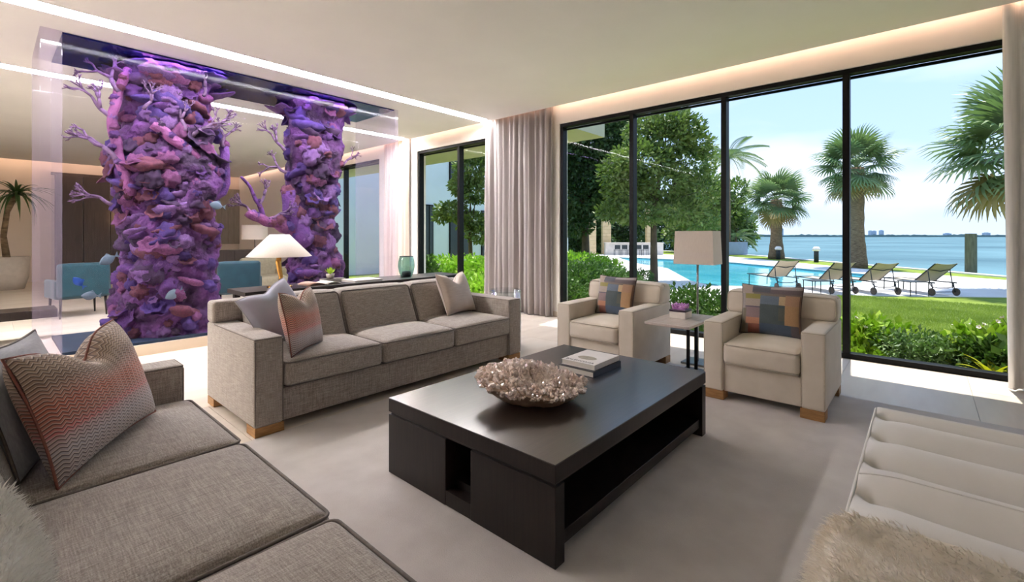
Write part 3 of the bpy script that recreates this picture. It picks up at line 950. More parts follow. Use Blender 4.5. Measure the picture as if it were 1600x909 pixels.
g0.build('rock_base', 'crystal_rock', gd, smooth=False)
def crystal(mb, p, d, L_, r, rs):
    d = Vector(d).normalized()
    a = d.orthogonal().normalized(); b = d.cross(a)
    base = len(mb.v); tw = rs.uniform(0, 6)
    for hh, rr in ((-.3, 1.0), (.62, 1.0)):
        for k in range(6):
            th = tw + k * PI / 3
            mb.v.append(tuple(Vector(p) + d * L_ * hh + (a * math.cos(th) + b * math.sin(th)) * r * rr * (1 + .15 * math.sin(k * 2))))
    mb.v.append(tuple(Vector(p) + d * L_ + a * r * rs.uniform(-.4, .4)))
    for k in range(6):
        k2 = (k + 1) % 6
        mb.f.append((base + k, base + k2, base + 6 + k2, base + 6 + k))
        mb.f.append((base + 6 + k, base + 6 + k2, base + 12))
cm = MB(); rs = random.Random(4)
for k in range(1500):
    u = rs.random(); v = .40 + .58 * rs.random() ** .8
    p = Vector(gfn(u, v)); a = 2 * PI * u
    out = (1 - v) * 1.6
    d = Vector((math.cos(a) * out + rs.uniform(-.5, .5), math.sin(a) * out + rs.uniform(-.5, .5), 1.0 if v > .5 else .25))
    L_ = rs.uniform(.010, .026)
    crystal(cm, p, d, L_, L_ * rs.uniform(.32, .6), rs)
for k in range(40):   # bigger points at the far right lobe
    a = rs.uniform(-.3, 1.2)
    p = Vector(gfn((a / (2 * PI)) % 1, rs.uniform(.5, .75)))
    L_ = rs.uniform(.025, .042)
    crystal(cm, p, (rs.uniform(-.4, .5), rs.uniform(-.3, .5), 1), L_, L_ * .3, rs)
cm.build('crystal_points', 'crystal', gd)['kind'] = 'stuff'

# ---------------------------------------------------------------- side table, box, lamp
st = thing('side_table', 'small stone topped side table with black posts between armchairs', 'side table', (4.25, 1.69, .01))
tp = MB().box(3.915, 4.62, 1.482, 1.885, .545, .57)
tp.build('table_top', 'tabletop_grey', st, world=True, bevel=.004)
for x in (4.36, 4.56):
    MB().tube([(x, 1.66, .015), (x, 1.66, .5455)], .017, 10).build('post', 'black_metal', st, smooth=True, world=True)
MB().box(4.2, 4.68, 1.52, 1.80, .01, .022).build('foot_plate', 'black_metal', st, world=True, bevel=.003)
MB().box(4.3, 4.62, 1.64, 1.68, .531, .5455).build('bracket', 'black_metal', st, world=True)
bx = thing('keepsake_box', 'white box with dark lid and purple crystals on side table', 'box', (4.32, 1.715, .57))
MB().cbox(0, 0, .031, .16, .15, .062).build('box_body', 'paper', bx, bevel=.003)
MB().cbox(0, 0, .071, .166, .156, .0175).build('lid', 'dark_purple', bx, bevel=.003)
am = MB(); rs = random.Random(9)
am.cbox(0, 0, .093, .10, .11, .028)
for k in range(70):
    crystal(am, (rs.uniform(-.055, .055), rs.uniform(-.06, .06), .10), (rs.uniform(-.3, .3), rs.uniform(-.3, .3), 1), rs.uniform(.02, .04), .009, rs)
am.build('purple_crystals', 'amethyst', bx)

fl = thing('floor_lamp', 'slim floor lamp with rectangular cream shade behind side table', 'floor lamp', (4.95, 1.785, 0))
MB().box(-.13, .13, -.13, .13, 0, .02).build('lamp_base', 'nickel', fl, bevel=.003)
MB().tube([(0, 0, .02), (0, 0, 1.36)], .011, 10).build('pole', 'nickel', fl, smooth=True)
sh = MB()
def shade_ring(z, hx, hy): return [(-hx, -hy, z), (hx, -hy, z), (hx, hy, z), (-hx, hy, z)]
a_, b_ = (.135, .205), (.125, .192)
z0_, z1_ = 1.04, 1.385
vs = shade_ring(z0_, *a_) + shade_ring(z1_, *b_) + shade_ring(z0_, a_[0] - .005, a_[1] - .005) + shade_ring(z1_, b_[0] - .005, b_[1] - .005)
fs = []
for k in range(4):
    k2 = (k + 1) % 4
    fs += [(k, k2, 4 + k2, 4 + k), (8 + k2, 8 + k, 12 + k, 12 + k2), (k2, k, 8 + k, 8 + k2), (4 + k, 4 + k2, 12 + k2, 12 + k)]
sh.add(vs, fs)
shd = sh.build('lamp_shade', 'lamp_shade', fl)
for k in range(2):
    MB().tube([(0, -.19 if k else .19, z1_ - .03), (0, 0, z1_ - .03)], .003, 6).build('shade_arm', 'nickel', shd)

# ---------------------------------------------------------------- console behind the sofa and what stands on it
CT = .845
co = thing('console_table', 'long dark edged console table behind grey sofa', 'console table', (2.75, 4.62, 0))
MB().box(1.48, 4.02, 4.40, 4.86, CT - .04, CT).build('table_top', 'espresso', co, world=True, bevel=.003)
for x in (1.52, 3.93):
    for y in (4.42, 4.79):
        MB().box(x, x + .05, y, y + .05, 0, CT - .039).build('leg', 'espresso', co, world=True, bevel=.003)
MB().box(1.54, 3.96, 4.5, 4.76, .18, .21).build('stretcher_shelf', 'espresso', co, world=True)

lp = pY(437, 452, 4.62)
tl = thing('table_lamp', 'brass table lamp with white coolie shade on console', 'table lamp', (lp.x, 4.62, CT))
MB().lathe([(.11, 0), (.11, .012), (.10, .018), (.03, .022)], 28).build('lamp_base', 'brass', tl, smooth=True)
MB().tube([(0, 0, .02), (.012, 0, .09), (.0, 0, .16), (-.012, 0, .24), (-.004, 0, .30)], [.022, .02, .024, .028, .02], 8).build('stem', 'brass', tl, smooth=True)
s2 = MB().lathe([(.285, .295), (.085, .505), (.081, .503), (.280, .294), (.285, .295)], 40, caps=False)
s2.build('lamp_shade', 'lamp_shade', tl, smooth=True)
MB().tube([(0, 0, .29), (0, 0, .50)], .006, 8).build('harp', 'brass', tl)

def flat_book(name, label, px, py, w, d, h, rz, m, page='paper', z=CT, y=4.62):
    p = pY(px, py, y)
    return book(name, label, p.x, y, z, w, d, h, rz, m, page)
pk = thing('open_magazine', 'open pink paged magazine beside brass lamp on console', 'magazine', (pY(500, 447, 4.55).x, 4.55, CT))
for s in (-1, 1):
    def pg(u, v, s=s):
        return (s * u * .17, -.12 + v * .24, .004 + .022 * math.sin(u * PI) ** .7 + .002)
    mbp = MB().grid(10, 4, pg)
    o = mbp.build('page', 'paper_pink' if s < 0 else 'paper', pk, smooth=True)
    so = o.modifiers.new('thick', 'SOLIDIFY'); so.thickness = .004
MB().box(-.17, .17, -.12, .12, 0, .004).build('back_cover', 'paper', pk)
book('book', 'pale closed book on console between magazine and vase', pY(566, 443, 4.57).x, 4.57, CT, .34, .26, .022, .05, 'book_white')
book('book', 'grey art book beneath leafy succulent on console', pY(520, 443, 4.78).x, 4.78, CT, .24, .13, .03, .0, 'dark_wood_door')
sp_ = thing('potted_succulent', 'small yellow green succulent on art book of console', 'plant', (pY(516, 436, 4.78).x, 4.78, CT + .03))
MB().lathe([(.035, 0), (.045, .05), (.042, .05), (.036, .04)], 18).build('pot', 'planter', sp_, smooth=True)
rs = random.Random(2)
lf = MB().grid(3, 5, lambda u, v: ((u - .5) * .03 * math.sin(PI * min(1, v * .9 + .08)), .075 * v, .02 * v * v + .006 * abs(u - .5))).mesh('leaf', 'leaf_lime', True)
for k in range(18):
    M_ = Matrix.Translation((0, 0, .045)) @ Matrix.Rotation(k * 2.4, 4, 'Z') @ Matrix.Rotation(.35 + .055 * k, 4, 'X')
    inst(lf, 'leaf', sp_, M_)
vp = pY(635, 441, 4.66)
vs_ = thing('glass_vase', 'iridescent green glass vase standing on console end', 'vase', (vp.x, 4.66, CT))
def vf(u, v):
    a = 2 * PI * u
    prof = [(0, .062), (.2, .082), (.5, .094), (.8, .09), (1, .078)]
    for (v0, r0), (v1, r1) in zip(prof, prof[1:]):
        if v0 <= v <= v1 + 1e-6:
            r = r0 + (r1 - r0) * (v - v0) / (v1 - v0); break
    r *= 1 + .07 * abs(math.sin(a * 4)) * math.sin(PI * v) ** .5
    return (r * math.cos(a), r * math.sin(a), .24 * v)
vb = MB().grid(64, 14, vf, True); vb.f.append(tuple(range(64))[::-1])
vb.build('vase_body', 'vase_glass', vs_, smooth=True)
MB().lathe([(.05, .002), (.058, .03), (.05, .06), (.001, .07)], 24).build('glass_core', 'dark_purple', vs_, smooth=True)
MB().tube([(.078 * math.cos(a), .078 * math.sin(a), .24) for a in [k * PI / 16 for k in range(32)]], .004, 6, True).build('rim', 'dark_panel', vs_, smooth=True)
# clear drum table by the sofa arm
dr = thing('drum_table', 'clear acrylic drum table beside sofa arm near curtain', 'side table', (4.14, 3.78, 0))
MB().lathe([(.19, .0), (.19, .672), (.183, .672), (.183, 0.02)], 36, caps=False).build('wall', 'clear_glass', dr, smooth=True)
MB().lathe([(.19, .66), (.192, .672), (.192, .684), (.188, .69)], 36).build('top_plate', 'clear_glass', dr, smooth=False)

# ---------------------------------------------------------------- daybed with fur
DX0, DX1, DY0, DY1 = 1.12, 3.06, -1.75, .192
db = thing('daybed', 'white channel tufted daybed with fur throw on its end', 'daybed', ((DX0 + DX1) / 2, (DY0 + DY1) / 2, 0))
val = [DX0 + .0] + [2.62 - .305 * k for k in range(5, -1, -1)] + [2.93]
rows = [-.36, -.98, -1.55]
def dtop(x, y):
    dv = min(abs(x - v) for v in (2.62 - .305 * k for k in range(-1, 6)))
    prof = math.sin(PI / 2 * min(1, dv / .1525)) ** .6   # round channels
    e = min(x - DX0, DX1 - x, y - DY0, DY1 - y)
    near = min(abs(y - r) for r in rows)
    dy = .035 + .15 * math.exp(-(near / .40) ** 2)
    tuft = .030 * math.exp(-(near / .06) ** 2) * math.exp(-(dv / .06) ** 2)
    z = .452 + .03 * min(1, max(0, e / .12)) ** .5 - dy * (1 - prof) * min(1, e / .05) - tuft
    return z
nx, ny = 150, 110
def dfn(u, v):
    x, y = DX0 + (DX1 - DX0) * u, DY0 + (DY1 - DY0) * v
    return (x, y, dtop(x, y))
dm = MB().grid(nx, ny, dfn)
ring = [i for i in range(nx)] + [j * nx + nx - 1 for j in range(1, ny)] + [(ny - 1) * nx + i for i in range(nx - 2, -1, -1)] + [j * nx for j in range(ny - 2, 0, -1)]
b0 = len(dm.v)
for i in ring:
    p = dm.v[i]; dm.v.append((p[0], p[1], .27))
nr = len(ring)
dm.f += [(ring[(k + 1) % nr], ring[k], b0 + k, b0 + (k + 1) % nr) for k in range(nr)]
dm.f.append(tuple(b0 + k for k in range(nr)))
mt = dm.build('mattress', 'white_cloth', db, smooth=True, world=True)
MB().tube(loop_rr(DX0 + .004, DX1 - .004, DY0 + .004, DY1 - .004, .452, .02), .006, 6, True).build('piping', 'white_cloth', mt, smooth=True, world=True)
MB().tube([(2.15, DY1 - .01 - k * .03, dtop(2.15, DY1 - .01 - k * .03) + .002) for k in range(62)], .003, 5).build('seam', 'white_cloth', mt, world=True)
for y in rows:
    for k in range(0, 6):
        x = 2.62 - .305 * k
        if x > DX0 + .1:
            MB().soft((x, y, dtop(x, y) + .003), (.022, .022, .008), .004, 2).build('tuft_button', 'white_cloth', mt, smooth=True, world=True)
MB().box(DX0 + .03, DX1 - .03, DY0 + .03, DY1 - .03, .10, .269).build('bed_frame', 'espresso', db, world=True, bevel=.004)
for x in (DX0 + .08, DX1 - .16):
    for y in (DY0 + .08, DY1 - .16):
        MB().box(x, x + .08, y, y + .08, .012, .101).build('leg', 'espresso', db, world=True)

def fur_throw(name, label, m, fn, nu, nv, nh, length, lie, loc, seed):
    """hide surface fn(u,v) plus strands"""
    t = thing(name, label, 'fur throw', loc)
    mb = MB().grid(nu, nv, fn)
    o = mb.build('hide', m, t, smooth=True, world=True)
    so = o.modifiers.new('thick', 'SOLIDIFY'); so.thickness = .008; so.offset = 1
    rg_ = np.random.default_rng(seed)
    P = []; N = []
    for k in range(nh):
        u, v = rg_.random(), rg_.random()
        p = Vector(fn(u, v)); e = 1e-2
        a = Vector(fn(min(1, u + e), v)) - Vector(fn(max(0, u - e), v)); b = Vector(fn(u, min(1, v + e))) - Vector(fn(u, max(0, v - e)))
        n = a.cross(b).normalized()
        P.append(p + n * .004); N.append(n)
    P = np.array(P) - np.array(loc); N = np.array(N)
    D = N + np.array(lie) + rg_.normal(0, .45, N.shape)
    D /= np.linalg.norm(D, axis=1)[:, None]
    S = np.cross(D, rg_.normal(0, 1, N.shape)); S /= np.linalg.norm(S, axis=1)[:, None]
    Lh = length * rg_.uniform(.5, 1.3, len(P))[:, None]
    bend = np.array(lie) * .5 + rg_.normal(0, .25, N.shape)
    w = .0016
    V = np.stack([P - S * w, P + S * w, P + D * Lh * .55 + S * w * .8, P + D * Lh * .55 - S * w * .8, P + D * Lh + bend * Lh * .5], 1).reshape(-1, 3)
    i = np.arange(len(P))[:, None] * 5
    T3 = np.concatenate([np.concatenate([i, i + 1, i + 2], 1), np.concatenate([i, i + 2, i + 3], 1), np.concatenate([i + 3, i + 2, i + 4], 1)], 0)
    np_mesh('fur_strands', V, T3, m, t)['kind'] = 'stuff'
    return t
def fur1(u, v):
    y = .285 - 1.45 * u + .02 * math.sin(v * 9)
    x = 1.145 + (.655 - .05 * u + .03 * noise.noise(Vector((u * 6, 0, 2)))) * v
    inside = dtop(min(DX1, max(DX0, x)), min(DY1, max(DY0, y))) + .012 + .012 * noise.noise(Vector((x * 5, y * 5, 0)))
    over = max(0, y - DY1 + .01)
    return (x, min(y, DY1 + .02 + .25 * over), inside - over * 1.15 + .004 * (over > 0))
fur_throw('sheepskin', 'shaggy cream fur throw spread over daybed end', 'fur', fur1, 40, 24, 30000, .026, (-.3, .5, .0), (1.45, -.3, .44), 3)
def fur2(u, v):
    # over the back of the long sofa: front of cushion -> top -> behind
    y = .62 + .62 * u - .03 * math.sin(v * 8) + .02 * noise.noise(Vector((v * 5, u, 0)))
    path = [(.058, .74), (.05, .78), (.042, .825), (.02, .88), (-.06, .90), (-.24, .87), (-.335, .80), (-.34, .55)]
    k = v * (len(path) - 1); i = min(int(k), len(path) - 2); f = k - i
    x = path[i][0] * (1 - f) + path[i + 1][0] * f; z = path[i][1] * (1 - f) + path[i + 1][1] * f
    return (x + .008 * noise.noise(Vector((u * 7, v * 7, 4))), y, z + .012 * noise.noise(Vector((u * 6, v * 6, 1))))
fur_throw('sheepskin', 'white fur throw draped over back of long grey sofa', 'fur_white', fur2, 24, 40, 22000, .02, (.2, .3, .1), (-.05, .95, .84), 4)

# ================================================================ AQUARIUM
TX0, TX1, TY0, TY1, TZ0 = .34, 4.50, 6.50, 7.75, .12
structure('trim_1', MB().box(TX0, TX1, TY0, TY1, 0, TZ0 - .001), 'plinth')      # plinth the tank stands on
aq = thing('aquarium', 'floor to ceiling glass aquarium wall with dark blue lid', 'aquarium', ((TX0 + TX1) / 2, (TY0 + TY1) / 2, TZ0))
MB().box(TX0 + .162, TX1 - .06, TY0 + .001, TY0 + .03, TZ0, CZ - .001).build('front_pane', 'tank_glass', aq, world=True)
MB().box(TX0 + .162, TX1 - .06, TY1 - .03, TY1, TZ0, CZ - .001).build('rear_pane', 'tank_glass', aq, world=True)
MB().box(TX0, TX0 + .16, TY0, TY1, TZ0, CZ - .001).build('end_wall', 'acrylic', aq, world=True, bevel=.006)
MB().box(TX1 - .058, TX1, TY0, TY1, TZ0, CZ - .001).build('end_wall', 'acrylic', aq, world=True, bevel=.006)
MB().box(TX0 + .162, TX1 - .06, TY0 + .031, TY1 - .031, CZ - .02, CZ - .002).build('lid', 'tank_lid', aq, world=True)
MB().box(TX0 + .162, TX1 - .06, TY0 + .031, TY1 - .031, TZ0 + .001, TZ0 + .03).build('tank_bed', 'tank_bed', aq, world=True)

def tank_light(x, y, e, col, sx=.9, sy=.5):
    l = bpy.data.lights.new('tank_lamp', 'AREA'); l.shape = 'RECTANGLE'; l.size = sx; l.size_y = sy
    l.energy = e; l.color = col
    o = bpy.data.objects.new('tank_lamp', l); C.objects.link(o); o.location = (x, y, CZ - .035)
    return o
tank_light(1.54, 6.62, 10, (.62, .42, 1.0), 1.6, .12)
tank_light(3.34, 6.62, 9, (.62, .42, 1.0), 1.4, .12)

# coral pieces: flat frilled shelves, knobs, cups
def shelf_mesh(seed):
    rs = random.Random(seed); so = rs.uniform(0, 90)
    def fn(u, v):
        a = 2 * PI * u
        rim = 1 + .35 * noise.noise(Vector((math.cos(a) * 1.4 + so, math.sin(a) * 1.4, 0))) + .16 * noise.noise(Vector((math.cos(a) * 5 + so, math.sin(a) * 5, 4)))
        s = math.sin(PI * v); c_ = -math.cos(PI * v)
        r = (s ** .7) * rim
        z = .30 * c_ * (1 - .3 * s) + .16 * r * r * (.5 + noise.noise(Vector((math.cos(a) * 2 + so, math.sin(a) * 2, 9))))
        q = 1 + .12 * noise.noise(Vector((r * math.cos(a) * 6, r * math.sin(a) * 6, z * 6 + so)))
        return (r * q * math.cos(a), r * q * math.sin(a), z * q)
    return MB().grid(30, 12, fn, True)
def knob_mesh(seed):
    so = seed * 7.3
    def fn(u, v):
        a, b = 2 * PI * u, PI * v
        d = Vector((math.sin(b) * math.cos(a), math.sin(b) * math.sin(a), -math.cos(b)))
        r = 1 + .35 * noise.noise(d * 2.2 + Vector((so, 0, 0))) + .30 * (.4 - noise.voronoi(d * 2.6 + Vector((0, so, 0)))[0][0]) + .12 * noise.noise(d * 9)
        return d * r
    return MB().grid(32, 18, fn, True)
def cup_mesh(seed):
    so = seed * 3.1
    def fn(u, v):
        a = 2 * PI * u
        fr = 1 + .13 * math.sin(a * 6 + so) + .1 * noise.noise(Vector((math.cos(a) * 3, math.sin(a) * 3, so)))
        prof = [(0.0, .25), (.35, .45), (.75, 1.0), (.8, .93), (.45, .5), (.25, .05)]
        k = v * 5; i = min(int(k), 4); f = k - i
        z = prof[i][0] * (1 - f) + prof[i + 1][0] * f; r = prof[i][1] * (1 - f) + prof[i + 1][1] * f
        return (r * fr * math.cos(a), r * fr * math.sin(a), z)
    return MB().grid(26, 11, fn, True)
KINDS = {'coral_shelf': [], 'coral_knob': [], 'coral_cup': []}
for nm, fnm, cnt in (('coral_shelf', shelf_mesh, 3), ('coral_knob', knob_mesh, 3), ('coral_cup', cup_mesh, 2)):
    for s in range(cnt):
        for cm_ in CORAL:
            KINDS[nm].append(fnm(s + 1).mesh(nm, cm_, True))
def branch_mesh(seed, depth=4, spread=.65, flat=.35):
    rs = random.Random(seed); mb = MB()
    def grow(p, d, L_, r, k):
        q = p + d * L_
        mid = p + d * L_ * .5 + Vector((rs.uniform(-.06, .06), rs.uniform(-.06, .06), rs.uniform(-.06, .06))) * L_ * 2
        mb.tube([p, mid, q], [r, r * .85, r * .68], 6)
        if k == 0: return
        for _ in range(rs.choice((2, 2, 3))):
            n = Vector((rs.gauss(0, 1), rs.gauss(0, 1) * flat, rs.gauss(.25, .8))).normalized()
            grow(q, (d + n * spread).normalized(), L_ * rs.uniform(.6, .85), r * .68, k - 1)
    grow(Vector((0, 0, 0)), Vector((0, 0, 1)), .3, .055, depth)
    return mb
BR = [branch_mesh(s).mesh('branching_coral', 'coral_branch', True) for s in range(5)]

YLO, YHI = TY0 + .036 - 7.12, TY1 - .036 - 7.12       # room between the panes, from the column's axis
def fit(me, M_):
    """shift a piece so that it stays between the panes and under the lid"""
    co = [M_ @ v.co for v in me.vertices]
    lo, hi = min(c.y for c in co), max(c.y for c in co)
    dy = YLO - lo if lo < YLO else (YHI - hi if hi > YHI else 0)
    zt = max(c.z for c in co); top = CZ - .02 - (TZ0 + .02)
    zb = min(c.z for c in co)
    dz = top - zt if zt > top else (-zb if zb < 0 else 0)
    return Matrix.Translation((0, dy, dz)) @ M_
def coral_column(label, cx_, cy_, prof, z0, z1, seed, npieces, arms):
    t = thing('coral_column', label, 'coral', (cx_, cy_, z0))
    H_ = z1 - z0
    so = seed * 13.7
    def R(v):
        for (a, ra), (b, rb) in zip(prof, prof[1:]):
            if a <= v <= b: return ra + (rb - ra) * (v - a) / (b - a)
        return prof[-1][1]
    def fn(u, v):
        a = 2 * PI * u; z = v * H_
        d = Vector((math.cos(a), math.sin(a), 0))
        p = Vector((d.x * .6, d.y * .6, z)) + Vector((so, 0, 0))
        r = R(v)
        q = 1 + .20 * noise.noise(p * 1.5) + .16 * noise.noise(Vector((p.x * 1.6, p.y * 1.6, p.z * 4.6)))
        vo = noise.voronoi(p * 4.2)[0][0]
        q += .20 * (.38 - vo)
        vo2 = noise.voronoi(p * 11)[0][0]
        q += .07 * (.35 - vo2) + .035 * noise.noise(p * 24)
        r *= q
        return (d.x * r, max(YLO, min(YHI, d.y * r)), z)
    core = MB().grid(128, 190, fn, True)
    core.f.append(tuple(range(128))[::-1])
    core.build('coral_core', 'coral_core', t, smooth=True)
    rs = random.Random(seed)
    for k in range(npieces):
        v = rs.random(); a = rs.uniform(0, 2 * PI)
        if rs.random() < .8: a = -PI / 2 + rs.gauss(0, .95) - .25
        p = Vector(fn((a / (2 * PI)) % 1, v))
        kind = rs.choices(('coral_shelf', 'coral_knob', 'coral_cup'), (.25, .53, .22))[0]
        me = rs.choice(KINDS[kind])
        s = rs.uniform(.05, .16) * (1.1 if kind == 'coral_shelf' else .8)
        out = Vector((math.cos(a), math.sin(a), 0))
        if kind == 'coral_shelf':
            M_ = Matrix.Translation(p - out * s * .45) @ Matrix.Rotation(a, 4, 'Z') @ Matrix.Rotation(rs.uniform(-.8, .5), 4, 'Y') @ Matrix.Rotation(rs.uniform(-.5, .5), 4, 'X') @ Matrix.Diagonal((s, s * rs.uniform(1, 1.5), s * rs.uniform(1.1, 2.0), 1))
        elif kind == 'coral_knob':
            M_ = Matrix.Translation(p - out * s * .35) @ Matrix.Rotation(rs.uniform(0, 6), 4, 'Z') @ Matrix.Diagonal((s, s, s * rs.uniform(.8, 1.2), 1))
        else:
            M_ = Matrix.Translation(p - out * s * .1) @ Matrix.Rotation(a, 4, 'Z') @ Matrix.Rotation(rs.uniform(.5, 1.3), 4, 'Y') @ Matrix.Diagonal((s, s, s, 1))
        inst(me, kind, t, fit(me, M_))
    # frilled crown under the lid
    for k in range(14):
        a = k * 2 * PI / 14 + rs.uniform(-.2, .2)
        s = rs.uniform(.14, .22)
        r = R(1.0) * rs.uniform(.75, 1.05)
        M_ = Matrix.Translation((math.cos(a) * r, math.sin(a) * r, H_ - rs.uniform(.04, .22))) @ Matrix.Rotation(a, 4, 'Z') @ Matrix.Rotation(-.3, 4, 'Y') @ Matrix.Diagonal((s * 1.2, s, s * .5, 1))
        me = KINDS['coral_shelf'][rs.choice((2, 4, 8, 10, 16))]
        inst(me, 'coral_shelf', t, fit(me, M_))
    # arms: thick tubes given as world points on the tank's middle plane
    for pts, r0, r1 in arms:
        P = [Vector(q) - Vector((cx_, cy_, z0)) for q in pts]
        # resample with noise
        path = []
        for a, b in zip(P, P[1:]):
            for s in range(5): path.append(a.lerp(b, s / 5))
        path.append(P[-1])
        n = len(path)
        mb = MB()
        rr = [(r0 + (r1 - r0) * i / (n - 1)) * (1 + .3 * noise.noise(p * 6)) for i, p in enumerate(path)]
        mb.tube([p + Vector((noise.noise(p * 4), noise.noise(p * 4 + Vector((5, 0, 0))), noise.noise(p * 5))) * .05 for p in path], rr, 12)
        mb.v = [(p[0], max(YLO, min(YHI, p[1])), p[2]) for p in mb.v]
        mb.build('coral_arm', CORAL[rs.choice((0, 1, 0))], t, smooth=True)
        for i, p in enumerate(path):
            if i % 2 == 0:
                s = rr[i] * rs.uniform(.7, 1.0)
                me = rs.choice(KINDS['coral_knob'])
                inst(me, 'coral_knob', t, fit(me, Matrix.Translation(p + Vector((rs.uniform(-1, 1), rs.uniform(-1, .2), rs.uniform(-.6, 1))) * rr[i] * .6) @ Matrix.Diagonal((s, s, s, 1))))
    return t
def branches(t, items):
    base = t.location
    for (px, py, y, ang, s, k) in items:      # ang: lean in the picture plane, 0 = up, + = to the right
        p = pY(px, py, y) - base
        M_ = Matrix.Translation(p) @ Matrix.Rotation(-.15, 4, 'Z') @ Matrix.Rotation(ang, 4, 'Y') @ Matrix.Diagonal((s * 1.35, s * 1.35, s * 1.35, 1))
        inst(BR[k], 'branching_coral', t, fit(BR[k], M_))
CYC = 7.12
c1x, c2x = pY(266, 300, CYC).x, pY(490, 300, CYC).x
YF = 6.80
colA = coral_column('broad purple live coral column nearest aquarium plinth end', c1x, CYC, [(0, .60), (.08, .56), (.3, .52), (.5, .55), (.62, .60), (.75, .52), (.88, .46), (1, .50)], TZ0 + .02, CZ - .03, 3, 250,
    [([pY(205, 305, YF), pY(190, 262, YF), pY(176, 210, YF), pY(172, 175, YF), pY(185, 135, YF), pY(205, 110, YF)], .055, .045),
     ([pY(238, 190, 6.66), pY(262, 212, 6.64), pY(292, 235, 6.64), pY(325, 258, 6.66), pY(345, 270, 6.7)], .06, .05),
     ([pY(347, 228, YF), pY(350, 262, YF), pY(345, 300, YF), pY(318, 318, YF)], .06, .07),
     ([pY(340, 355, YF), pY(338, 375, YF), pY(322, 392, YF)], .045, .05)])
tag(colA, 'broad purple coral column with forked branches, farther from the windows')
branches(colA, [(178, 190, 6.78, -.75, .42, 0), (186, 140, 6.78, -.45, .40, 1), (182, 250, 6.78, -.7, .45, 2), (175, 320, 6.75, -.9, .32, 3), (300, 215, 6.60, .7, .42, 4), (290, 205, 6.60, -.3, .36, 0),
                (348, 230, 6.75, .15, .36, 1), (318, 150, 6.62, .2, .28, 2), (225, 170, 6.62, .6, .30, 3), (330, 200, 6.65, 1.0, .32, 2)])
colB = coral_column('slimmer purple coral column with a reaching side arm, nearer the windows', c2x, CYC, [(0, .46), (.15, .42), (.35, .36), (.5, .30), (.6, .38), (.75, .43), (.9, .42), (1, .46)], TZ0 + .02, CZ - .03, 8, 170,
    [([pY(470, 365, 6.95), pY(440, 350, 6.9), pY(415, 345, 6.88), pY(385, 332, 6.86)], .11, .05),
     ([pY(412, 345, 6.88), pY(405, 318, 6.86), pY(392, 295, 6.85), pY(378, 278, 6.84)], .032, .018),
     ([pY(448, 300, 6.9), pY(462, 345, 6.9), pY(480, 380, 6.9)], .10, .13)])
branches(colB, [(445, 235, 6.78, -.8, .36, 0), (448, 270, 6.8, -1.0, .34, 1), (405, 318, 6.84, .5, .32, 2), (395, 335, 6.84, -.6, .30, 3), (535, 260, 6.8, .6, .3, 4), (425, 342, 6.84, .9, .3, 0)])

# fish
def fish(label, px, py, y, L_, m, ang):
    p = pY(px, py, y)
    t = thing('fish', label, 'fish', p)
    t.rotation_euler = (0, ang, .3)
    def fn(u, v):
        a = 2 * PI * u; x = (v - .5)
        r = .30 * math.sin(PI * min(1, v * 1.04)) ** .8 + .01
        return (x * L_, .28 * r * L_ * math.cos(a), r * L_ * math.sin(a))
    MB().grid(14, 12, fn, True).build('body', m, t, smooth=True)
    tail = MB().add([(L_ * .44, 0, 0), (L_ * .72, .004, L_ * .22), (L_ * .64, 0, 0), (L_ * .72, -.004, -L_ * .22)], [(0, 1, 2), (0, 2, 3)])
    o = tail.build('tail_fin', m, t); so = o.modifiers.new('thick', 'SOLIDIFY'); so.thickness = .004
    fin = MB().add([(-L_ * .2, 0, L_ * .22), (L_ * .15, .003, L_ * .42), (L_ * .3, 0, L_ * .2)], [(0, 1, 2)])
    o = fin.build('dorsal_fin', m, t); so = o.modifiers.new('thick', 'SOLIDIFY'); so.thickness = .004
fish('bright blue fish swimming beside broad coral column', 122, 440, 6.85, .13, 'fish_blue', .9)
fish('pale green fish swimming left of broad coral column', 168, 406, 6.75, .17, 'fish_pale', -.5)
fish('pale fish low beside the broad coral column', 140, 462, 6.8, .15, 'fish_pale', .1)
fish('pale fish in front of broad coral column foot', 270, 460, 6.56, .18, 'fish_pale', -.4)
fish('pale blue fish at shaded edge of broad coral column', 338, 321, 6.6, .17, 'fish_pale', .15)

# ================================================================ THE ROOM BEHIND THE AQUARIUM
def teal_chair(label, x, y, rz):
    t = thing('accent_chair', label, 'chair', (x, y, 0), rz)
    MB().soft((0, .30, .60), (.66, .12, .55), .045, 5, (0, .015, .01)).build('backrest', 'teal_velvet', t, smooth=True)
    MB().soft((0, -.02, .38), (.66, .62, .16), .045, 5, (0, 0, .015)).build('seat', 'teal_velvet', t, smooth=True)
    for s in (-1, 1):
        MB().soft((s * .32, 0, .46), (.07, .58, .30), .03, 4).build('armrest', 'teal_velvet', t, smooth=True)
        for y2 in (-.26, .28):
            MB().tube([(s * .28, y2, .31), (s * .29, y2 * 1.05, 0)], [.02, .012], 8).build('leg', 'espresso', t, smooth=True)
c = pz(136, 498)
teal_chair('teal velvet chair behind aquarium in front of dark doors', pz(122, 492).x, pz(122, 492).y, .15 + PI)
p = pT(372, 470, 8.4)
teal_chair('teal velvet chair seen between the two coral columns', p.x, p.y, -.25 + PI)
p = pT(415, 440, 10.5)
t = thing('club_chair', 'olive beige rounded club chair behind the aquarium lamp', 'armchair', (p.x, p.y, 0))
MB().soft((0, 0, .27), (.85, .8, .3), .08, 5, (0, 0, .02)).build('seat', 'olive_cloth', t, smooth=True)
MB().soft((0, .34, .52), (.85, .2, .6), .09, 5).build('backrest', 'olive_cloth', t, smooth=True)
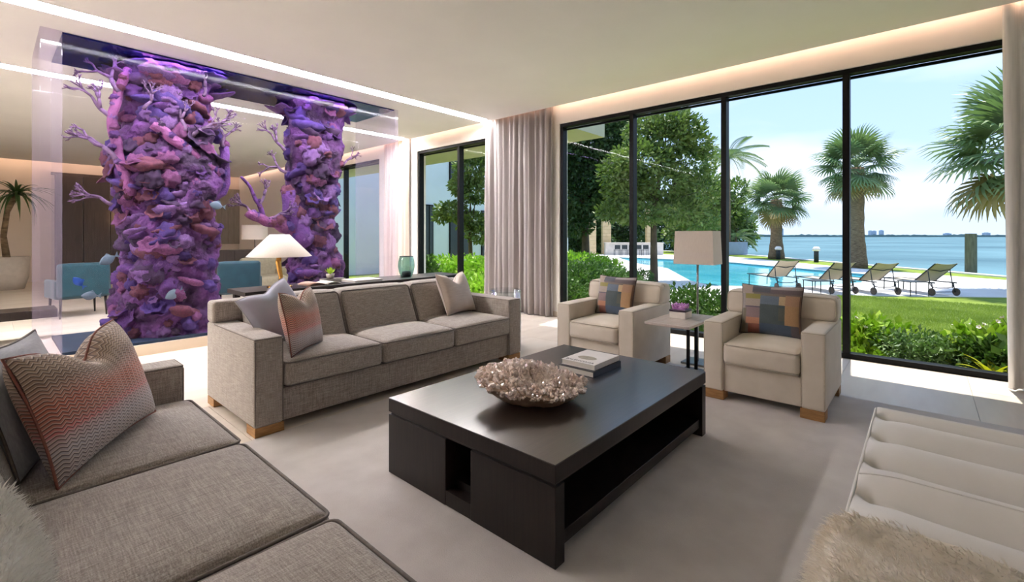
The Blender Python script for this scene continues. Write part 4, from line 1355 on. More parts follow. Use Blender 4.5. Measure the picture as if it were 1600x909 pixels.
for s in (-1, 1):
    MB().soft((s * .38, -.02, .42), (.16, .75, .32), .07, 5).build('armrest', 'olive_cloth', t, smooth=True)
    for y2 in (-.3, .3): MB().box(s * .3 - .03, s * .3 + .03, y2 - .03, y2 + .03, 0, .13).build('foot', 'espresso', t)
p = pT(398, 440, 11.8)
t = thing('floor_lamp', 'white drum shade lamp standing in room behind the aquarium', 'floor lamp', (p.x, p.y, 0))
MB().lathe([(.16, 0), (.16, .02), (.02, .03)], 24).build('lamp_base', 'nickel', t, smooth=True)
MB().tube([(0, 0, .03), (0, 0, 1.5)], .014, 8).build('pole', 'nickel', t, smooth=True)
MB().lathe([(.30, 1.22), (.29, 1.58), (.284, 1.58), (.294, 1.22)], 32, caps=False).build('lamp_shade', 'lamp_shade', t, smooth=True)
p = pY(360, 340, 18.98)
t = thing('wall_panel', 'tall grey ribbed art panel on far cream wall', 'wall art', (p.x, 18.97, 1.0))
MB().box(-.75, .75, -.03, .02, .0, 2.0).build('panel', 'picture_panel', t, bevel=.005)
for k in range(7): MB().box(-.69 + k * .2, -.55 + k * .2, -.05, -.0305, .04, 1.96).build('rib', 'picture_panel', t)
p = pY(410, 340, 18.96)
t = thing('wall_light', 'tall vertical light slot on far cream wall', 'wall light', (p.x, 18.98, .3))
MB().box(-.11, .11, -.02, .015, 0, 2.8).build('diffuser', 'light_panel', t)
MB().box(-.13, .13, -.012, .018, -.02, 2.82).build('housing', 'far_wall', t)
p = pT(362, 430, 13.5)
t = thing('cabinet', 'low dark cabinet against far room wall', 'cabinet', (p.x, p.y, 0))
MB().box(-.55, .55, -.22, .22, .08, .9).build('body', 'dark_wood_door', t, bevel=.005)
for k in range(2): MB().box(-.53 + k * .535, -.005 + k * .535, -.24, -.2205, .1, .88).build('door', 'dark_wood_door', t, bevel=.004)
MB().box(-.5, .5, -.18, .18, 0, .081).build('plinth', 'espresso', t)
# palm in planter
p = pz(11, 452)
t = thing('potted_palm', 'tall potted palm in pale planter beside far wall', 'potted plant', (p.x, p.y, 0))
MB().lathe([(.30, 0), (.38, .3), (.40, .8), (.37, .8), (.36, .74)], 28, caps=True).build('planter', 'planter', t, smooth=True)
MB().lathe([(.001, .76), (.365, .75)], 24, caps=False).build('soil', 'soil', t)
MB().tube([(0, 0, .7), (-.06, .0, 1.3), (.0, 0, 1.9), (.16, 0, 2.35)], [.075, .06, .055, .06], 10).build('trunk', 'palm_bark', t, smooth=True)
def strap(L_, w, droop):
    def fn(u, v):
        return ((u - .5) * w * (1 - v ** 2) , L_ * v * (1 - .12 * droop * v), .4 * L_ * v - droop * L_ * v * v + .12 * w * abs(u - .5) * 2)
    return MB().grid(3, 8, fn)
sm = [strap(.75, .07, d_).mesh('frond', 'leaf_dark', True) for d_ in (.5, .8, 1.1)]
for k in range(46):
    inst(sm[k % 3], 'frond', t, Matrix.Translation((.16, 0, 2.33)) @ Matrix.Rotation(k * 2.4, 4, 'Z') @ Matrix.Rotation(.75 - .028 * k, 4, 'X'))
# bench slab seen past the aquarium end
q = pY(90, 482, 8.3)
t = thing('bench', 'low dark wooden bench past end of the aquarium', 'bench', (-.45, 8.5, 0))
MB().box(-1.6, q.x, 8.3, 8.75, q.z - .105, q.z).build('seat', 'espresso', t, world=True, bevel=.004)
for x in (-1.5, -.7):
    MB().box(x, x + .06, 8.34, 8.71, 0, q.z - .104).build('leg_panel', 'espresso', t, world=True)
# sparkling wall sconce by the doors
q = pY(190, 335, 18.9)
t = thing('wall_sconce', 'cluster of small warm glass bulbs beside dark doors', 'wall lamp', (q.x, 18.93, q.z - .3))
MB().box(-.05, .05, 0, .04, 0, .6).build('back_plate', 'brass', t)
kb = KINDS['coral_knob'][0]
rs = random.Random(1)
bm_ = knob_mesh(20).mesh('bulb', 'bulb', True)
for k in range(9):
    inst(bm_, 'bulb', t, Matrix.Translation((rs.uniform(-.12, .12), -.06, .04 + .065 * k)) @ Matrix.Diagonal((.045, .045, .045, 1)))

# ================================================================ OUTSIDE
def sheet_with_hole(name, outer, inner, z, th, m):
    bm = bmesh.new()
    def loop(pts):
        vs = [bm.verts.new((p[0], p[1], z)) for p in pts]
        return [bm.edges.new((vs[i], vs[(i + 1) % len(vs)])) for i in range(len(vs))]
    ed = loop(outer) + (loop(inner) if inner else [])
    r = bmesh.ops.triangle_fill(bm, use_beauty=True, use_dissolve=False, edges=ed)
    for f in bm.faces:
        if f.normal.z < 0: f.normal_flip()
    e = bmesh.ops.extrude_face_region(bm, geom=list(bm.faces))
    vs = [v for v in e['geom'] if isinstance(v, bmesh.types.BMVert)]
    for v in vs: v.co.z -= th
    bmesh.ops.recalc_face_normals(bm, faces=bm.faces)
    me = bpy.data.meshes.new(name); bm.to_mesh(me); bm.free()
    me.materials.append(MATS[m])
    o = bpy.data.objects.new(name, me); C.objects.link(o)
    o['kind'] = 'structure'
    return o
def gp(px, py, z=GZ): 
    q = pz(px, py, z); return (q.x, q.y)
patio = [gp(*p) for p in [(1680, 465), (1325, 461), (1180, 463), (1130, 478), (1010, 470), (985, 440), (940, 410), (895, 401), (960, 395.5), (1136, 400), (1349, 420), (1500, 432), (1600, 439.5), (1680, 446)]]
pool = [gp(*p) for p in [(1112, 446), (1250, 448.5), (1346, 441), (1352, 428), (1136, 409), (1000, 402.5), (965, 402), (994, 411), (1043, 419), (1078, 438)]]
swp = [gp(*p) for p in [(1680, 441), (1560, 432), (1440, 421.5), (1349, 414), (1170, 398.5), (1000, 390)]]
sw_ext = [(swp[0][0] - 10, swp[0][1] - 40)] + swp + [(80, 70)]
ground = sw_ext + [(-60, 90), (-60, -50)]
structure_ground = sheet_with_hole('lawn', ground, [(p[0], p[1]) for p in patio], GZ - .02, .3, 'grass')
sheet_with_hole('pool_terrace', patio, pool, GZ, .3, 'patio')
pw = MB()
n = len(pool)
pw.add([(p[0], p[1], GZ - .001) for p in pool] + [(p[0], p[1], GZ - 1.2) for p in pool], [(i, (i + 1) % n, n + (i + 1) % n, n + i) for i in range(n)])
structure('pool_wall', pw, 'pool_wall')
structure('pool_water', MB().add([(p[0], p[1], GZ - .09) for p in pool], [tuple(range(n))]), 'pool_water')
# sea wall
so_ = MB()
for a, b in zip(sw_ext[:-1], sw_ext[1:]):
    a, b = Vector(a), Vector(b); d = (b - a).normalized(); nn = Vector((d.y, -d.x)) * .45
    so_.prism([tuple(a), tuple(a + nn), tuple(b + nn), tuple(b)], -1.6, GZ + .03)
structure('sea_wall', so_, 'seawall')
structure('sea', MB().add([(-300, -1500, -1.3), (2500, -1500, -1.3), (2500, 2500, -1.3), (-300, 2500, -1.3)], [(0, 1, 2, 3)]), 'sea_water')
# far shore
rs = random.Random(5)
def tx(px, t, z): 
    q = pT(px, 366, t); return (q.x, q.y, z)
fm = MB(); N_ = 240
pts = [1040 + (1720 - 1040) * k / N_ for k in range(N_ + 1)]
hts = [1.6 + 1.4 * noise.noise(Vector((k * .07, 0, 0))) + .9 * noise.noise(Vector((k * .5, 3, 0))) + .5 for k in range(N_ + 1)]
v0 = [tx(p, 450, -1.4) for p in pts]; v1 = [tx(p, 450, -1.3 + max(.5, h)) for p, h in zip(pts, hts)]; v2 = [tx(p, 470, -1.3 + max(.6, h)) for p, h in zip(pts, hts)]; v3 = [tx(p, 475, -1.4) for p in pts]
M1 = N_ + 1
fm.add(v0 + v1 + v2 + v3, [(r * M1 + k, r * M1 + k + 1, (r + 1) * M1 + k + 1, (r + 1) * M1 + k) for r in range(3) for k in range(N_)])
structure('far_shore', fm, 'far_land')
for px, w, h, lab in ((1218, 9, 8.4, 'wide pale tower on far shore beside palm trunk'), (1360, 2.4, 6.2, 'slim pale tower on far shore, left of twin'), (1366, 2.2, 6.0, 'slim pale tower of far shore cluster, middle'), (1377, 3.0, 6.6, 'slim taller pale tower of far shore cluster'),
                      (1480, 8, 3.6, 'low pale block on far shore left of wooden pile'), (1541, 7, 4.2, 'low pale block on far shore right of wooden pile')):
    q = pT(px, 366, 462)
    t = thing('tower', lab, 'building', (q.x, q.y, -1.4), YAW)
    wm = w * 462 / 727
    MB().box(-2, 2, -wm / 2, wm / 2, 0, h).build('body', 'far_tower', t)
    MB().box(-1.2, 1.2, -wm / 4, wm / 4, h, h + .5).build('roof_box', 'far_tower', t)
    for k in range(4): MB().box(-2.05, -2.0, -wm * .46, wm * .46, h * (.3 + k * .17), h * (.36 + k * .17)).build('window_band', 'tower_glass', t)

# piles and posts at the water
q = gp(1517, 429.5)
t = thing('wooden_pile', 'thick weathered wooden pile standing in water at sea wall', 'pile', (q[0] * 1.07, q[1] * 1.07, -1.6))
MB().lathe([(.21, 0), (.205, 1.2), (.20, 2.9), (.195, 2.96)], 20).build('shaft', 'pile_wood', t, smooth=True)
MB().lathe([(.2, 2.955), (.19, 2.985), (.001, 2.99)], 20, caps=False).build('cap', 'pile_wood', t)
for px, py, hgt, lab in ((1275.5, 409, .95, 'dark mooring post with white cap behind loungers'), (1216, 405, .9, 'dark mooring post with white cap beside palm trunk')):
    q = gp(px, py)
    t = thing('mooring_post', lab, 'post', (q[0], q[1], GZ - .03))
    MB().lathe([(.13, 0), (.13, hgt * .75), (.12, hgt * .78)], 14).build('shaft', 'post_dark', t, smooth=True)
    MB().lathe([(.19, hgt * .74), (.22, hgt * .86), (.14, hgt), (.001, hgt * 1.03)], 14).build('cap', 'petal', t, smooth=True)

# ---------------------------------------------------------------- loungers
def lounger(label, px, py, rz):
    q = gp(px, py)
    t = thing('sun_lounger', label, 'sun lounger', (q[0], q[1], GZ), rz)
    # local: head wheels at x=0, feet towards +x, width along y
    W2 = .31; sz = .36
    for s in (-1, 1):
        MB().tube([(-.05, s * W2, sz), (1.75, s * W2, sz - .01)], .016, 8).build('side_rail', 'lounger_frame', t, smooth=True)
        MB().tube([(.56, s * W2, sz + .02), (.12, s * W2, .74), (-.06, s * W2, .89)], .016, 8).build('back_rail', 'lounger_frame', t, smooth=True)
        MB().tube([(.15, s * (W2 + .01), .71), (.08, s * (W2 + .01), .30), (.03, s * (W2 - .04), .22)], .012, 8).build('back_strut', 'lounger_frame', t, smooth=True)
        MB().tube([(1.62, s * W2, sz), (1.64, s * W2, 0)], .014, 8).build('leg', 'lounger_frame', t, smooth=True)
        MB().tube([(.05, s * W2, sz), (.0, s * W2, .11)], .014, 8).build('leg', 'lounger_frame', t, smooth=True)
        w = MB().lathe([(.001, -.02), (.085, -.02), (.105, -.014), (.105, .014), (.085, .02), (.001, .02)], 20, caps=False)
        w.xf(Matrix.Translation((0, s * (W2 + .04), .106)) @ Matrix.Rotation(PI / 2, 4, 'X'))
        w.build('wheel', 'wheel', t, smooth=False)
    MB().tube([(0, -W2 - .04, .106), (0, W2 + .04, .106)], .009, 8).build('axle', 'lounger_frame', t, smooth=True)
    MB().tube([(.05, -W2, .25), (.03, -W2 * .5, .21), (.03, W2 * .5, .21), (.05, W2, .25)], .01, 8).build('cross_bar', 'lounger_frame', t, smooth=True)
    MB().tube([(.14, -W2, .72), (.10, 0, .67), (.14, W2, .72)], .013, 8).build('head_bar', 'lounger_frame', t, smooth=True)
    MB().tube([(1.75, -W2, sz - .01), (1.75, W2, sz - .01)], .014, 8).build('foot_bar', 'lounger_frame', t, smooth=True)
    def sl(u, v):
        prof = [(1.74, sz - .005), (.95, sz - .01), (.56, sz + .02), (.12, .735), (-.05, .885), (-.10, .905)]
        k = v * 5; i = min(int(k), 4); f = k - i
        x = prof[i][0] * (1 - f) + prof[i + 1][0] * f; z = prof[i][1] * (1 - f) + prof[i + 1][1] * f
        return (x, (u - .5) * 2 * (W2 - .012), z - .03 * math.sin(PI * u))
    o = MB().grid(9, 26, sl).build('sling', 'lounger_mesh', t, smooth=True)
    sd_ = o.modifiers.new('thick', 'SOLIDIFY'); sd_.thickness = .006
RL = YAW + .03
lounger('mesh sun lounger before palm with straight trunk, first along pool', 1231, 452.5, RL)
lounger('mesh sun lounger second along pool, partly behind window mullion', 1318, 459, RL)
lounger('mesh sun lounger third along pool, next to low table', 1384, 460.5, RL)
lounger('mesh sun lounger last of row, nearest the wooden pile', 1475, 462, RL)
for px, py, lab in ((1276, 459, 'low dark table between first pair of sun loungers'), (1427, 461, 'low dark table between last pair of sun loungers')):
    q = gp(px, py)
    t = thing('pool_table', lab, 'table', (q[0], q[1], GZ), YAW)
    MB().cbox(0, 0, .385, .45, .55, .025).build('table_top', 'lounger_frame', t, bevel=.004)
    for sx in (-1, 1):
        for sy in (-1, 1): MB().tube([(sx * .2, sy * .25, 0), (sx * .2, sy * .25, .373)], .012, 8).build('leg', 'lounger_frame', t)

# ---------------------------------------------------------------- lawn blades
def blades(name, n_, x0, x1, y0, y1, label, h=.055):
    P = np.stack([RNG.uniform(x0, x1, n_), RNG.uniform(y0, y1, n_), np.full(n_, GZ - .02)], 1)
    A_, B_, D_ = (np.array(gp(*q)) for q in ((1180, 463), (1325, 461), (1680, 465)))
    side = lambda p0, p1: (p1[0] - p0[0]) * (P[:, 1] - p0[1]) - (p1[1] - p0[1]) * (P[:, 0] - p0[0])
    keep = np.where(P[:, 1] > B_[1], side(A_, B_), side(B_, D_)) < -.06
    P = P[keep]; n_ = len(P)
    a = RNG.uniform(0, 2 * PI, n_); w = .007
    S = np.stack([np.cos(a) * w, np.sin(a) * w, np.zeros(n_)], 1)
    Tt = np.stack([RNG.normal(0, .02, n_), RNG.normal(0, .02, n_), RNG.uniform(.5, 1.2, n_) * h], 1)
    V = np.stack([P - S, P + S, P + Tt], 1).reshape(-1, 3)
    o = np_mesh(name, V, np.arange(3 * n_).reshape(-1, 3), 'grass_blade')
    tag(o, label, 'grass', kind='stuff')
def in_patio_free(): pass
blades('lawn_grass', 110000, 7.6, 16.0, -2.6, 2.4, 'short green lawn grass between window shrubs and pool terrace')

# ---------------------------------------------------------------- trees, palms, hedges
def tree(label, px, t_, h_tr, r_tr, blobs, n_, size, m, group=None, name='tree', lean=0.0):
    b = pT(px, 366, t_); b.z = GZ - .03
    t = thing(name, label, 'tree', b, 0, group)
    top = Vector((lean, 0, h_tr))
    MB().tube([(0, 0, 0), (lean * .3 + .04, .03, h_tr * .4), (lean * .7 - .03, 0, h_tr * .75), top], [r_tr * 1.25, r_tr, r_tr * .85, r_tr * .5], 10).build('trunk', 'bark', t, smooth=True)
    W_ = []
    for (px_, py_, dt, rx, rz_) in blobs:
        q = pT(px_, py_, t_ + dt)
        W_.append((q.x, q.y, q.z, rx, rx, rz_))
    rs = random.Random(int(px))
    for q in W_[:7]:
        e_ = Vector(q[:3]) - Vector(b)
        s0 = Vector((lean * .6, 0, h_tr * rs.uniform(.55, .9)))
        MB().tube([s0, s0.lerp(e_, .5) + Vector((0, 0, .1)), e_], [r_tr * .45, r_tr * .3, r_tr * .12], 6).build('branch', 'bark', t, smooth=True)
    foliage('foliage', W_, n_, size, m, t, shell=.5)
    return t
# garden tree in front of the pool
tree('leafy green tree with bare trunk growing beside the pool', 1022, 16.7, 3.2, .12,
     [(1040, 215, 0, 1.0, .75), (1000, 250, -.3, 1.1, .7), (1075, 255, .3, 1.0, .7), (1045, 190, 0, .9, .5), (1030, 285, 0, 1.2, .6), (985, 300, .2, 1.0, .55), (1090, 300, .3, .95, .55), (1060, 330, 0, 1.0, .45), (1000, 335, -.4, .9, .4), (1100, 345, .2, .7, .4), (1010, 205, .3, .8, .5), (1070, 200, -.2, .7, .45), (970, 270, 0, .8, .6), (1090, 225, 0, .6, .4), (960, 330, .2, .7, .35)],
     15500, .17, 'leaf_tree')
tree('dense dark tree beside white villa wing', 915, 20, 3.5, .16,
     [(900, 235, 0, 1.6, 1.2), (940, 215, 0, 1.6, 1.1), (930, 270, 0, 1.8, 1.2), (890, 300, 0, 1.5, 1.1), (955, 310, .5, 1.3, .9), (905, 180, 0, 1.4, 1.0), (960, 250, .5, 1.2, 1.0), (870, 250, 0, 1.4, 1.2), (895, 345, 0, 1.0, .6), (950, 180, 0, 1.3, .9)],
     22000, .22, 'leaf_dark')
tree('young leafy tree in front of white villa wing', 735, 15, 2.6, .07,
     [(735, 265, 0, .55, .45), (745, 300, 0, .5, .35), (705, 330, 0, .5, .28), (735, 345, .2, .5, .3), (750, 365, 0, .45, .3), (720, 290, 0, .35, .3), (690, 340, 0, .25, .15), (745, 240, 0, .5, .3)],
     5200, .15, 'leaf_tree')
for k, (px, t_, blobs, lab, m) in enumerate([
    (1120, 44, [(1105, 300, 0, 2.2, 1.8), (1120, 335, 0, 2.4, 2.0), (1090, 330, 0, 2.4, 2.2), (1145, 345, 0, 2.0, 1.6), (1155, 365, 0, 1.6, 1.4), (1110, 365, 0, 2.2, 1.6), (1075, 365, 0, 2.2, 1.6), (1150, 300, 0, 1.3, 1.2)], 'broad green tree beyond pool beside the coconut palm', 'leaf_tree'),
    (1060, 58, [(1060, 330, 0, 3, 2.6), (1030, 350, 0, 3, 2.6), (1085, 365, 0, 3, 2), (1000, 360, 0, 3, 2.2), (1040, 378, 0, 3, 1.5)], 'dark shade tree behind the outdoor bar', 'leaf_dark'),
    (965, 51, [(965, 340, 0, 3, 3), (930, 350, 0, 3, 3), (985, 370, 0, 3, 2), (945, 378, 0, 3, 1.6), (910, 370, 0, 3, 2.4), (975, 300, 0, 3, 2.5)], 'dark shade tree behind stone pillars', 'leaf_dark'),
    (905, 44, [(905, 340, 0, 3, 3), (890, 370, 0, 2.4, 2.6), (915, 290, 0, 3, 2.8), (930, 385, 0, 2, 1.2)], 'dark shade tree left of stone pillars', 'leaf_dark')]):
    tree(lab, px, t_, 3.5, .2, blobs, 9000, .42, m, group='trees beyond the pool')

def fan_frond():
    mb = MB()
    mb.tube([(0, 0, 0), (0, .5, .04), (0, 1.0, 0)], [.025, .018, .012], 6)
    nb = 30
    for k in range(nb):
        a = -2.0 + 4.0 * k / (nb - 1)
        L_ = 1.12 * (1 - .22 * abs(a) / 2.0)
        d = Vector((math.sin(a), math.cos(a), 0)); s = Vector((d.y, -d.x, 0))
        zt = .02 if k % 2 else -.02
        base = len(mb.v)
        for (f, w, dz) in ((.0, .012, 0), (.45, .05, .02 + zt), (.8, .03, -.06 + zt), (1.0, .003, -.22)):
            c_ = Vector((0, 1.0, 0)) + d * L_ * f + Vector((0, 0, dz - .1 * f * abs(math.sin(a))))
            mb.v.append(tuple(c_ - s * w)); mb.v.append(tuple(c_ + s * w))
        for q in range(3):
            mb.f.append((base + 2 * q, base + 2 * q + 1, base + 2 * q + 3, base + 2 * q + 2))
    return mb
FAN = fan_frond().mesh('frond', 'palm_leaf', False)
FAN_DRY = fan_frond().mesh('frond', 'palm_dry', False)
def fan_palm(label, px, py_base, t_, py_top, scale, r_tr, nfr, seed, trunk_dx=0.0):
    b = pT(px, 366, t_); b.z = GZ - .03
    top = pT(px, py_top, t_).z - b.z
    t = thing('fan_palm', label, 'palm tree', b, 0, 'fan palms by the water')
    n_ = 14
    MB().tube([(trunk_dx * (k / n_) ** 2, 0, top * k / n_) for k in range(n_ + 1)], [r_tr * (1.35 - .45 * min(1, k / 5) + (.05 if k % 2 else 0)) for k in range(n_ + 1)], 14).build('trunk', 'palm_bark', t, smooth=True)
    rs = random.Random(seed)
    for k in range(nfr):
        f = k / (nfr - 1)
        el = 1.35 - 2.25 * f + rs.uniform(-.12, .12)
        az = k * 2.39996 + rs.uniform(-.2, .2)
        s = scale * rs.uniform(.85, 1.1)
        M_ = Matrix.Translation((trunk_dx, 0, top - .1 + .1 * (1 - f))) @ Matrix.Rotation(az, 4, 'Z') @ Matrix.Rotation(el, 4, 'X') @ Matrix.Rotation(rs.uniform(-.4, .4), 4, 'Y') @ Matrix.Diagonal((s, s, s, 1))
        inst(FAN_DRY if f > .9 else FAN, 'frond', t, M_)
    return t
fan_palm('fan palm with bushy crown, farther along the sea wall', 1213, 404, 32.5, 312, 1.15, .40, 34, 1)
fan_palm('fan palm with thick trunk standing behind second lounger', 1338, 418, 23.8, 262, 1.05, .36, 38, 2)
fan_palm('large fan palm whose fronds reach past white curtain', 1610, 470, 13.5, 232, 1.25, .22, 40, 6)

def pinnate():
    mb = MB()
    path = [Vector((0, 2.6 * s, 1.1 * s - 1.9 * s * s)) for s in [k / 12 for k in range(13)]]
    mb.tube(path, [.03 * (1 - k / 14) + .004 for k in range(13)], 5)
    for k in range(1, 12):
        for s in (-1, 1):
            for q in (0, .5):
                i = k; p = path[i].lerp(path[min(12, i + 1)], q)
                L_ = .75 * math.sin(PI * (k + q) / 13) ** .6
                tip = p + Vector((s * L_ * .75, L_ * .45, -L_ * .45))
                base = len(mb.v)
                mb.v += [tuple(p), tuple(p.lerp(tip, .5) + Vector((0, .03, .03))), tuple(tip), tuple(p.lerp(tip, .5) - Vector((0, .03, 0)))]
                mb.f.append((base, base + 1, base + 2, base + 3))
    return mb
PIN = pinnate().mesh('frond', 'palm_leaf', False)
def feather_palm(label, px, t_, py_top, scale, nfr, seed, r_tr=.16):
    b = pT(px, 366, t_); b.z = GZ - .03
    top = pT(px, py_top, t_).z - b.z
    t = thing('coconut_palm', label, 'palm tree', b)
    MB().tube([(0, 0, 0), (.1, 0, top * .5), (0, 0, top)], [r_tr * 1.3, r_tr, r_tr * .8], 10).build('trunk', 'palm_bark', t, smooth=True)
    rs = random.Random(seed)
    for k in range(nfr):
        M_ = Matrix.Translation((0, 0, top)) @ Matrix.Rotation(k * 2.4, 4, 'Z') @ Matrix.Rotation(.75 - 1.2 * k / nfr + rs.uniform(-.1, .1), 4, 'X') @ Matrix.Diagonal((scale,) * 3 + (1,))
        inst(PIN, 'frond', t, M_)
feather_palm('coconut palm with feather fronds rising behind garden tree', 1138, 40, 246, 1.15, 18, 3)
feather_palm('low feather palm beside blue planter wall', 1150, 42, 370, .8, 14, 4, .1)

def shrub(label, blobs, n_, size, m, loc, group=None, name='shrub', aspect=.5, shell=.55):
    t = thing(name, label, 'shrub', loc, 0, group)
    rs = random.Random(n_)
    st_ = MB()
    for k in range(7):
        q = blobs[k % len(blobs)]
        st_.tube([(rs.uniform(-.08, .08), rs.uniform(-.08, .08), 0), (q[0] - loc[0] + rs.uniform(-.1, .1), q[1] - loc[1] + rs.uniform(-.1, .1), q[2] - loc[2])], [.012, .005], 5)
    st_.build('stems', 'bark', t)
    foliage('foliage', blobs, n_, size, m, t, shell=shell, aspect=aspect)
    return t
def gl(px, t_, z=GZ - .03):
    q = pT(px, 366, t_); return (q.x, q.y, z)
def bl(px, t_, z, r, rz_):
    q = pT(px, 366, t_); return (q.x, q.y, z, r, r, rz_)
# clipped hedges
shrub('dark green clipped hedge mound by the garden path', [bl(893, 11.6, .0, .8, .62), bl(915, 12.3, .05, .85, .62), bl(940, 13, -.02, .8, .52), bl(965, 13.6, -.1, .7, .42), bl(985, 14.2, -.2, .5, .3), bl(885, 10.6, -.1, .5, .5)], 9000, .11, 'leaf_hedge', gl(920, 12.3), name='hedge')
shrub('bright yellow green hedge behind clipped hedge mound', [bl(890, 17, .2, 1.0, .5), bl(915, 18, .15, 1.0, .45), bl(940, 19, .0, .9, .4)], 4000, .14, 'leaf_bright', gl(905, 17.5), name='hedge')
shrub('bright yellow green hedge outside window beside aquarium', [bl(675, 13, .18, .75, .55), bl(705, 12.6, .2, .75, .55), bl(735, 12.4, .22, .75, .58), bl(765, 12, .2, .75, .55), bl(690, 11.6, -.05, .6, .4), bl(725, 11.4, -.05, .6, .4), bl(755, 11, -.05, .6, .4)], 9000, .12, 'leaf_bright', gl(715, 12.5), name='hedge')
shrub('dark leafy shrub low outside window beside aquarium', [bl(664, 11.5, .2, .35, .7), bl(672, 11, .0, .4, .5)], 1800, .12, 'leaf_hedge', gl(668, 11.2))
shrub('green shrub outside glass behind the floor lamp', [bl(1065, 8.2, .05, .5, .4), bl(1095, 7.9, .05, .5, .4), bl(1125, 7.4, -.02, .45, .35), bl(1110, 7.0, -.15, .35, .25)], 4200, .09, 'leaf_hedge', gl(1095, 7.8))
shrub('small green shrub at terrace edge near tree trunk', [bl(1000, 15.2, -.1, .45, .3), bl(985, 15, -.1, .4, .3)], 1200, .1, 'leaf_hedge', gl(993, 15))
# planting bed along the wide window
def wb(px, x, z, r, rz_):
    q = pX(px, 366, x); return (q.x, q.y, z, r, r * 1.1, rz_)
shrub('loose lime leaved shrub at window beside cream armchair', [wb(1335, 7.0, .05, .26, .30), wb(1355, 7.15, .1, .25, .26), wb(1385, 7.25, .02, .26, .28), wb(1345, 6.75, -.15, .2, .2)], 1500, .10, 'leaf_lime', (7.05, .55, GZ - .03), aspect=.7, shell=.3)
shrub('dense grey green shrub outside window before the lawn', [wb(1395, 6.95, -.02, .27, .26), wb(1430, 6.95, .0, .3, .27), wb(1465, 6.95, -.06, .3, .26), wb(1495, 6.95, -.02, .28, .27), wb(1420, 6.75, -.2, .22, .18), wb(1460, 6.72, -.22, .22, .16), wb(1500, 6.72, -.2, .22, .18)], 5200, .062, 'leaf_shrub', (6.95, .02, GZ - .03), aspect=.42)
shrub('bright leafy flowering shrub outside window near white curtain', [wb(1515, 7.05, .06, .24, .28), wb(1545, 7.05, .12, .26, .28), wb(1575, 7.05, .1, .28, .28), wb(1500, 7.3, .05, .2, .2)], 1500, .105, 'leaf_lime', (7.05, -.5, GZ - .03), aspect=.6, shell=.3)
shrub('dark leafy shrub among flowering plants near white curtain', [wb(1530, 6.9, .0, .2, .24), wb(1560, 6.85, .02, .22, .24)], 900, .11, 'leaf_hedge', (6.88, -.5, GZ - .03), aspect=.6, shell=.3)
# white flowers
petal = MB().grid(3, 4, lambda u, v: ((u - .5) * .03 * math.sin(PI * min(1, v + .15)), .034 * v, .012 * v)).mesh('petal', 'petal', True)
heart = knob_mesh(40).mesh('flower_heart', 'leaf_yellow', True)
rs = random.Random(77)
for (px, py, x) in ((1337, 497, 7.05), (1345, 503, 7.0), (1352, 512, 6.95), (1493, 508, 7.1), (1500, 510, 7.15), (1520, 507, 7.05), (1530, 512, 7.0), (1537, 508, 7.0), (1558, 503, 7.0), (1567, 497, 7.0), (1355, 500, 7.1)):
    q = pX(px, py, x)
    f = thing('flower', 'white flower among shrubs outside the wide window', 'flower', q, 0, 'white flowers along the wide window')
    f.rotation_euler = (rs.uniform(-.6, .3), rs.uniform(-.9, -.1), rs.uniform(0, 6))
    for k in range(6):
        inst(petal, 'petal', f, Matrix.Rotation(k * PI / 3, 4, 'Z') @ Matrix.Rotation(.35, 4, 'X'))
    inst(heart, 'flower_heart', f, Matrix.Diagonal((.007, .007, .007, 1)))
    MB().tube([(0, 0, -.08), (0, 0, 0)], .003, 5).build('stalk', 'leaf_hedge', f)
# yellow bromeliad
q = pX(1550, 592, 6.72)
t = thing('bromeliad', 'yellow strap leaved plant outside window beside white curtain', 'plant', (6.60, pX(1552, 590, 6.6).y, GZ - .02))
st1 = strap(.55, .075, .55).mesh('strap_leaf', 'leaf_yellow', True)
for k in range(22):
    inst(st1, 'strap_leaf', t, Matrix.Translation((0, 0, .26)) @ Matrix.Rotation(k * 2.4, 4, 'Z') @ Matrix.Rotation(1.0 - .045 * k, 4, 'X') @ Matrix.Diagonal((1, .62, .62, 1)))
MB().tube([(0, 0, 0), (0, 0, .28)], .03, 8).build('stem', 'bark', t)

# ---------------------------------------------------------------- bar, pillars, villa wing, eave, planter wall
for px, t_, w, h, lab in ((925, 38, .58, 4.2, 'stone clad pillar standing alone left of outdoor bar'), (947, 40.2, .72, 4.2, 'stone clad pillar at end of outdoor bar'), (1015, 41, .6, 4.2, 'stone clad pillar behind outdoor bar counter')):
    b = gl(px, t_, GZ)
    t = thing('stone_pillar', lab, 'pillar', b, YAW)
    for k in range(14):
        MB().cbox(0, 0, .15 + k * .3, w + (.015 if k % 2 else 0), w, .292).build('stone_course', 'pillar_stone', t, bevel=.01)
t = thing('outdoor_bar', 'pale stone outdoor bar counter across the pool', 'bar counter', gl(990, 39, GZ), YAW)
MB().box(-.3, .3, -2.4, 2.4, 0, .95).build('counter_body', 'counter_stone', t)
MB().box(-.4, .36, -2.45, 2.45, .951, 1.01).build('counter_top', 'counter_stone', t, bevel=.01)
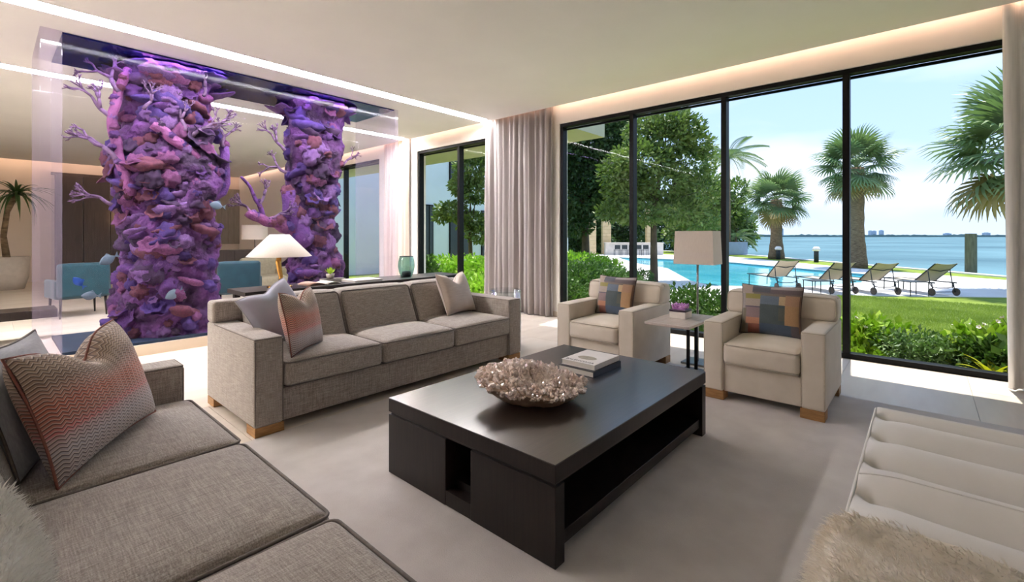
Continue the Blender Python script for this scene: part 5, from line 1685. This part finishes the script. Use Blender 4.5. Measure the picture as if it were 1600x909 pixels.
for k, px in enumerate((964, 975, 986, 997, 1008)):
    t = thing('patio_chair', 'dark metal patio chair in front of outdoor bar', 'chair', gl(px, 37.3, GZ), YAW + PI, 'patio chairs at the outdoor bar')
    MB().box(-.22, .22, -.22, .22, .43, .46).build('seat', 'lounger_frame', t)
    MB().box(.19, .22, -.22, .22, .52, .85).build('backrest', 'lounger_frame', t)
    for sx in (-1, 1):
        for sy in (-1, 1):
            MB().box(sx * .2 - .015, sx * .2 + .015, sy * .2 - .015, sy * .2 + .015, 0, .52 if sx > 0 else .43).build('leg', 'lounger_frame', t)
wg = thing('villa_wing', 'white stucco villa wing with dark glazed panels beyond hedge', 'building', (18, 19, GZ - .03))
MB().box(9, 26, 18, 24, GZ - .03, 6.6).build('wall', 'stucco', wg, world=True)
MB().box(8.6, 26.4, 17.6, 24.4, 6.6, 6.9).build('roof_slab', 'stucco', wg, world=True)
for a, b, y0, y1 in ((702, 737, 250, 297), (702, 737, 330, 400), (663, 677, 320, 400), (752, 775, 330, 400)):
    p0, p1 = pY(a, y1, 17.97), pY(b, y0, 17.97)
    z0 = max(GZ, min(p0.z, pY(b, y1, 17.97).z))
    mm_ = (p0.x + p1.x) / 2
    w_ = MB().box(p0.x, p1.x, 17.95, 17.999, z0, p1.z).build('window', 'frame_black', wg, world=True)
    MB().box(p0.x + .05, mm_ - .03, 17.93, 17.949, z0 + .05, p1.z - .05).build('pane', 'dark_panel', w_, world=True)
    MB().box(mm_ + .03, p1.x - .05, 17.93, 17.949, z0 + .05, p1.z - .05).build('pane', 'dark_panel', w_, world=True)
structure('trim_2', MB().box(6.42, 7.9, 4.62, 15, 3.22, 3.5), 'soffit')
t = thing('planter_wall', 'pale blue grey planter wall at far pool end', 'planter', gl(1148, 39, GZ), YAW)
MB().box(-.4, .4, -.9, .9, 0, 1.05).build('box_body', 'blue_planter', t, bevel=.02)
MB().box(-.36, .36, -.86, .86, 1.05, 1.08).build('soil', 'soil', t)
structure('added_bounce_paving', MB().box(-12, -4.2, -12, 14, GZ - .1, -.02).box(-4.2, 6.4, -12, -4.2, GZ - .1, -.02), 'patio')  # unseen pale paving, added to bounce daylight towards the house
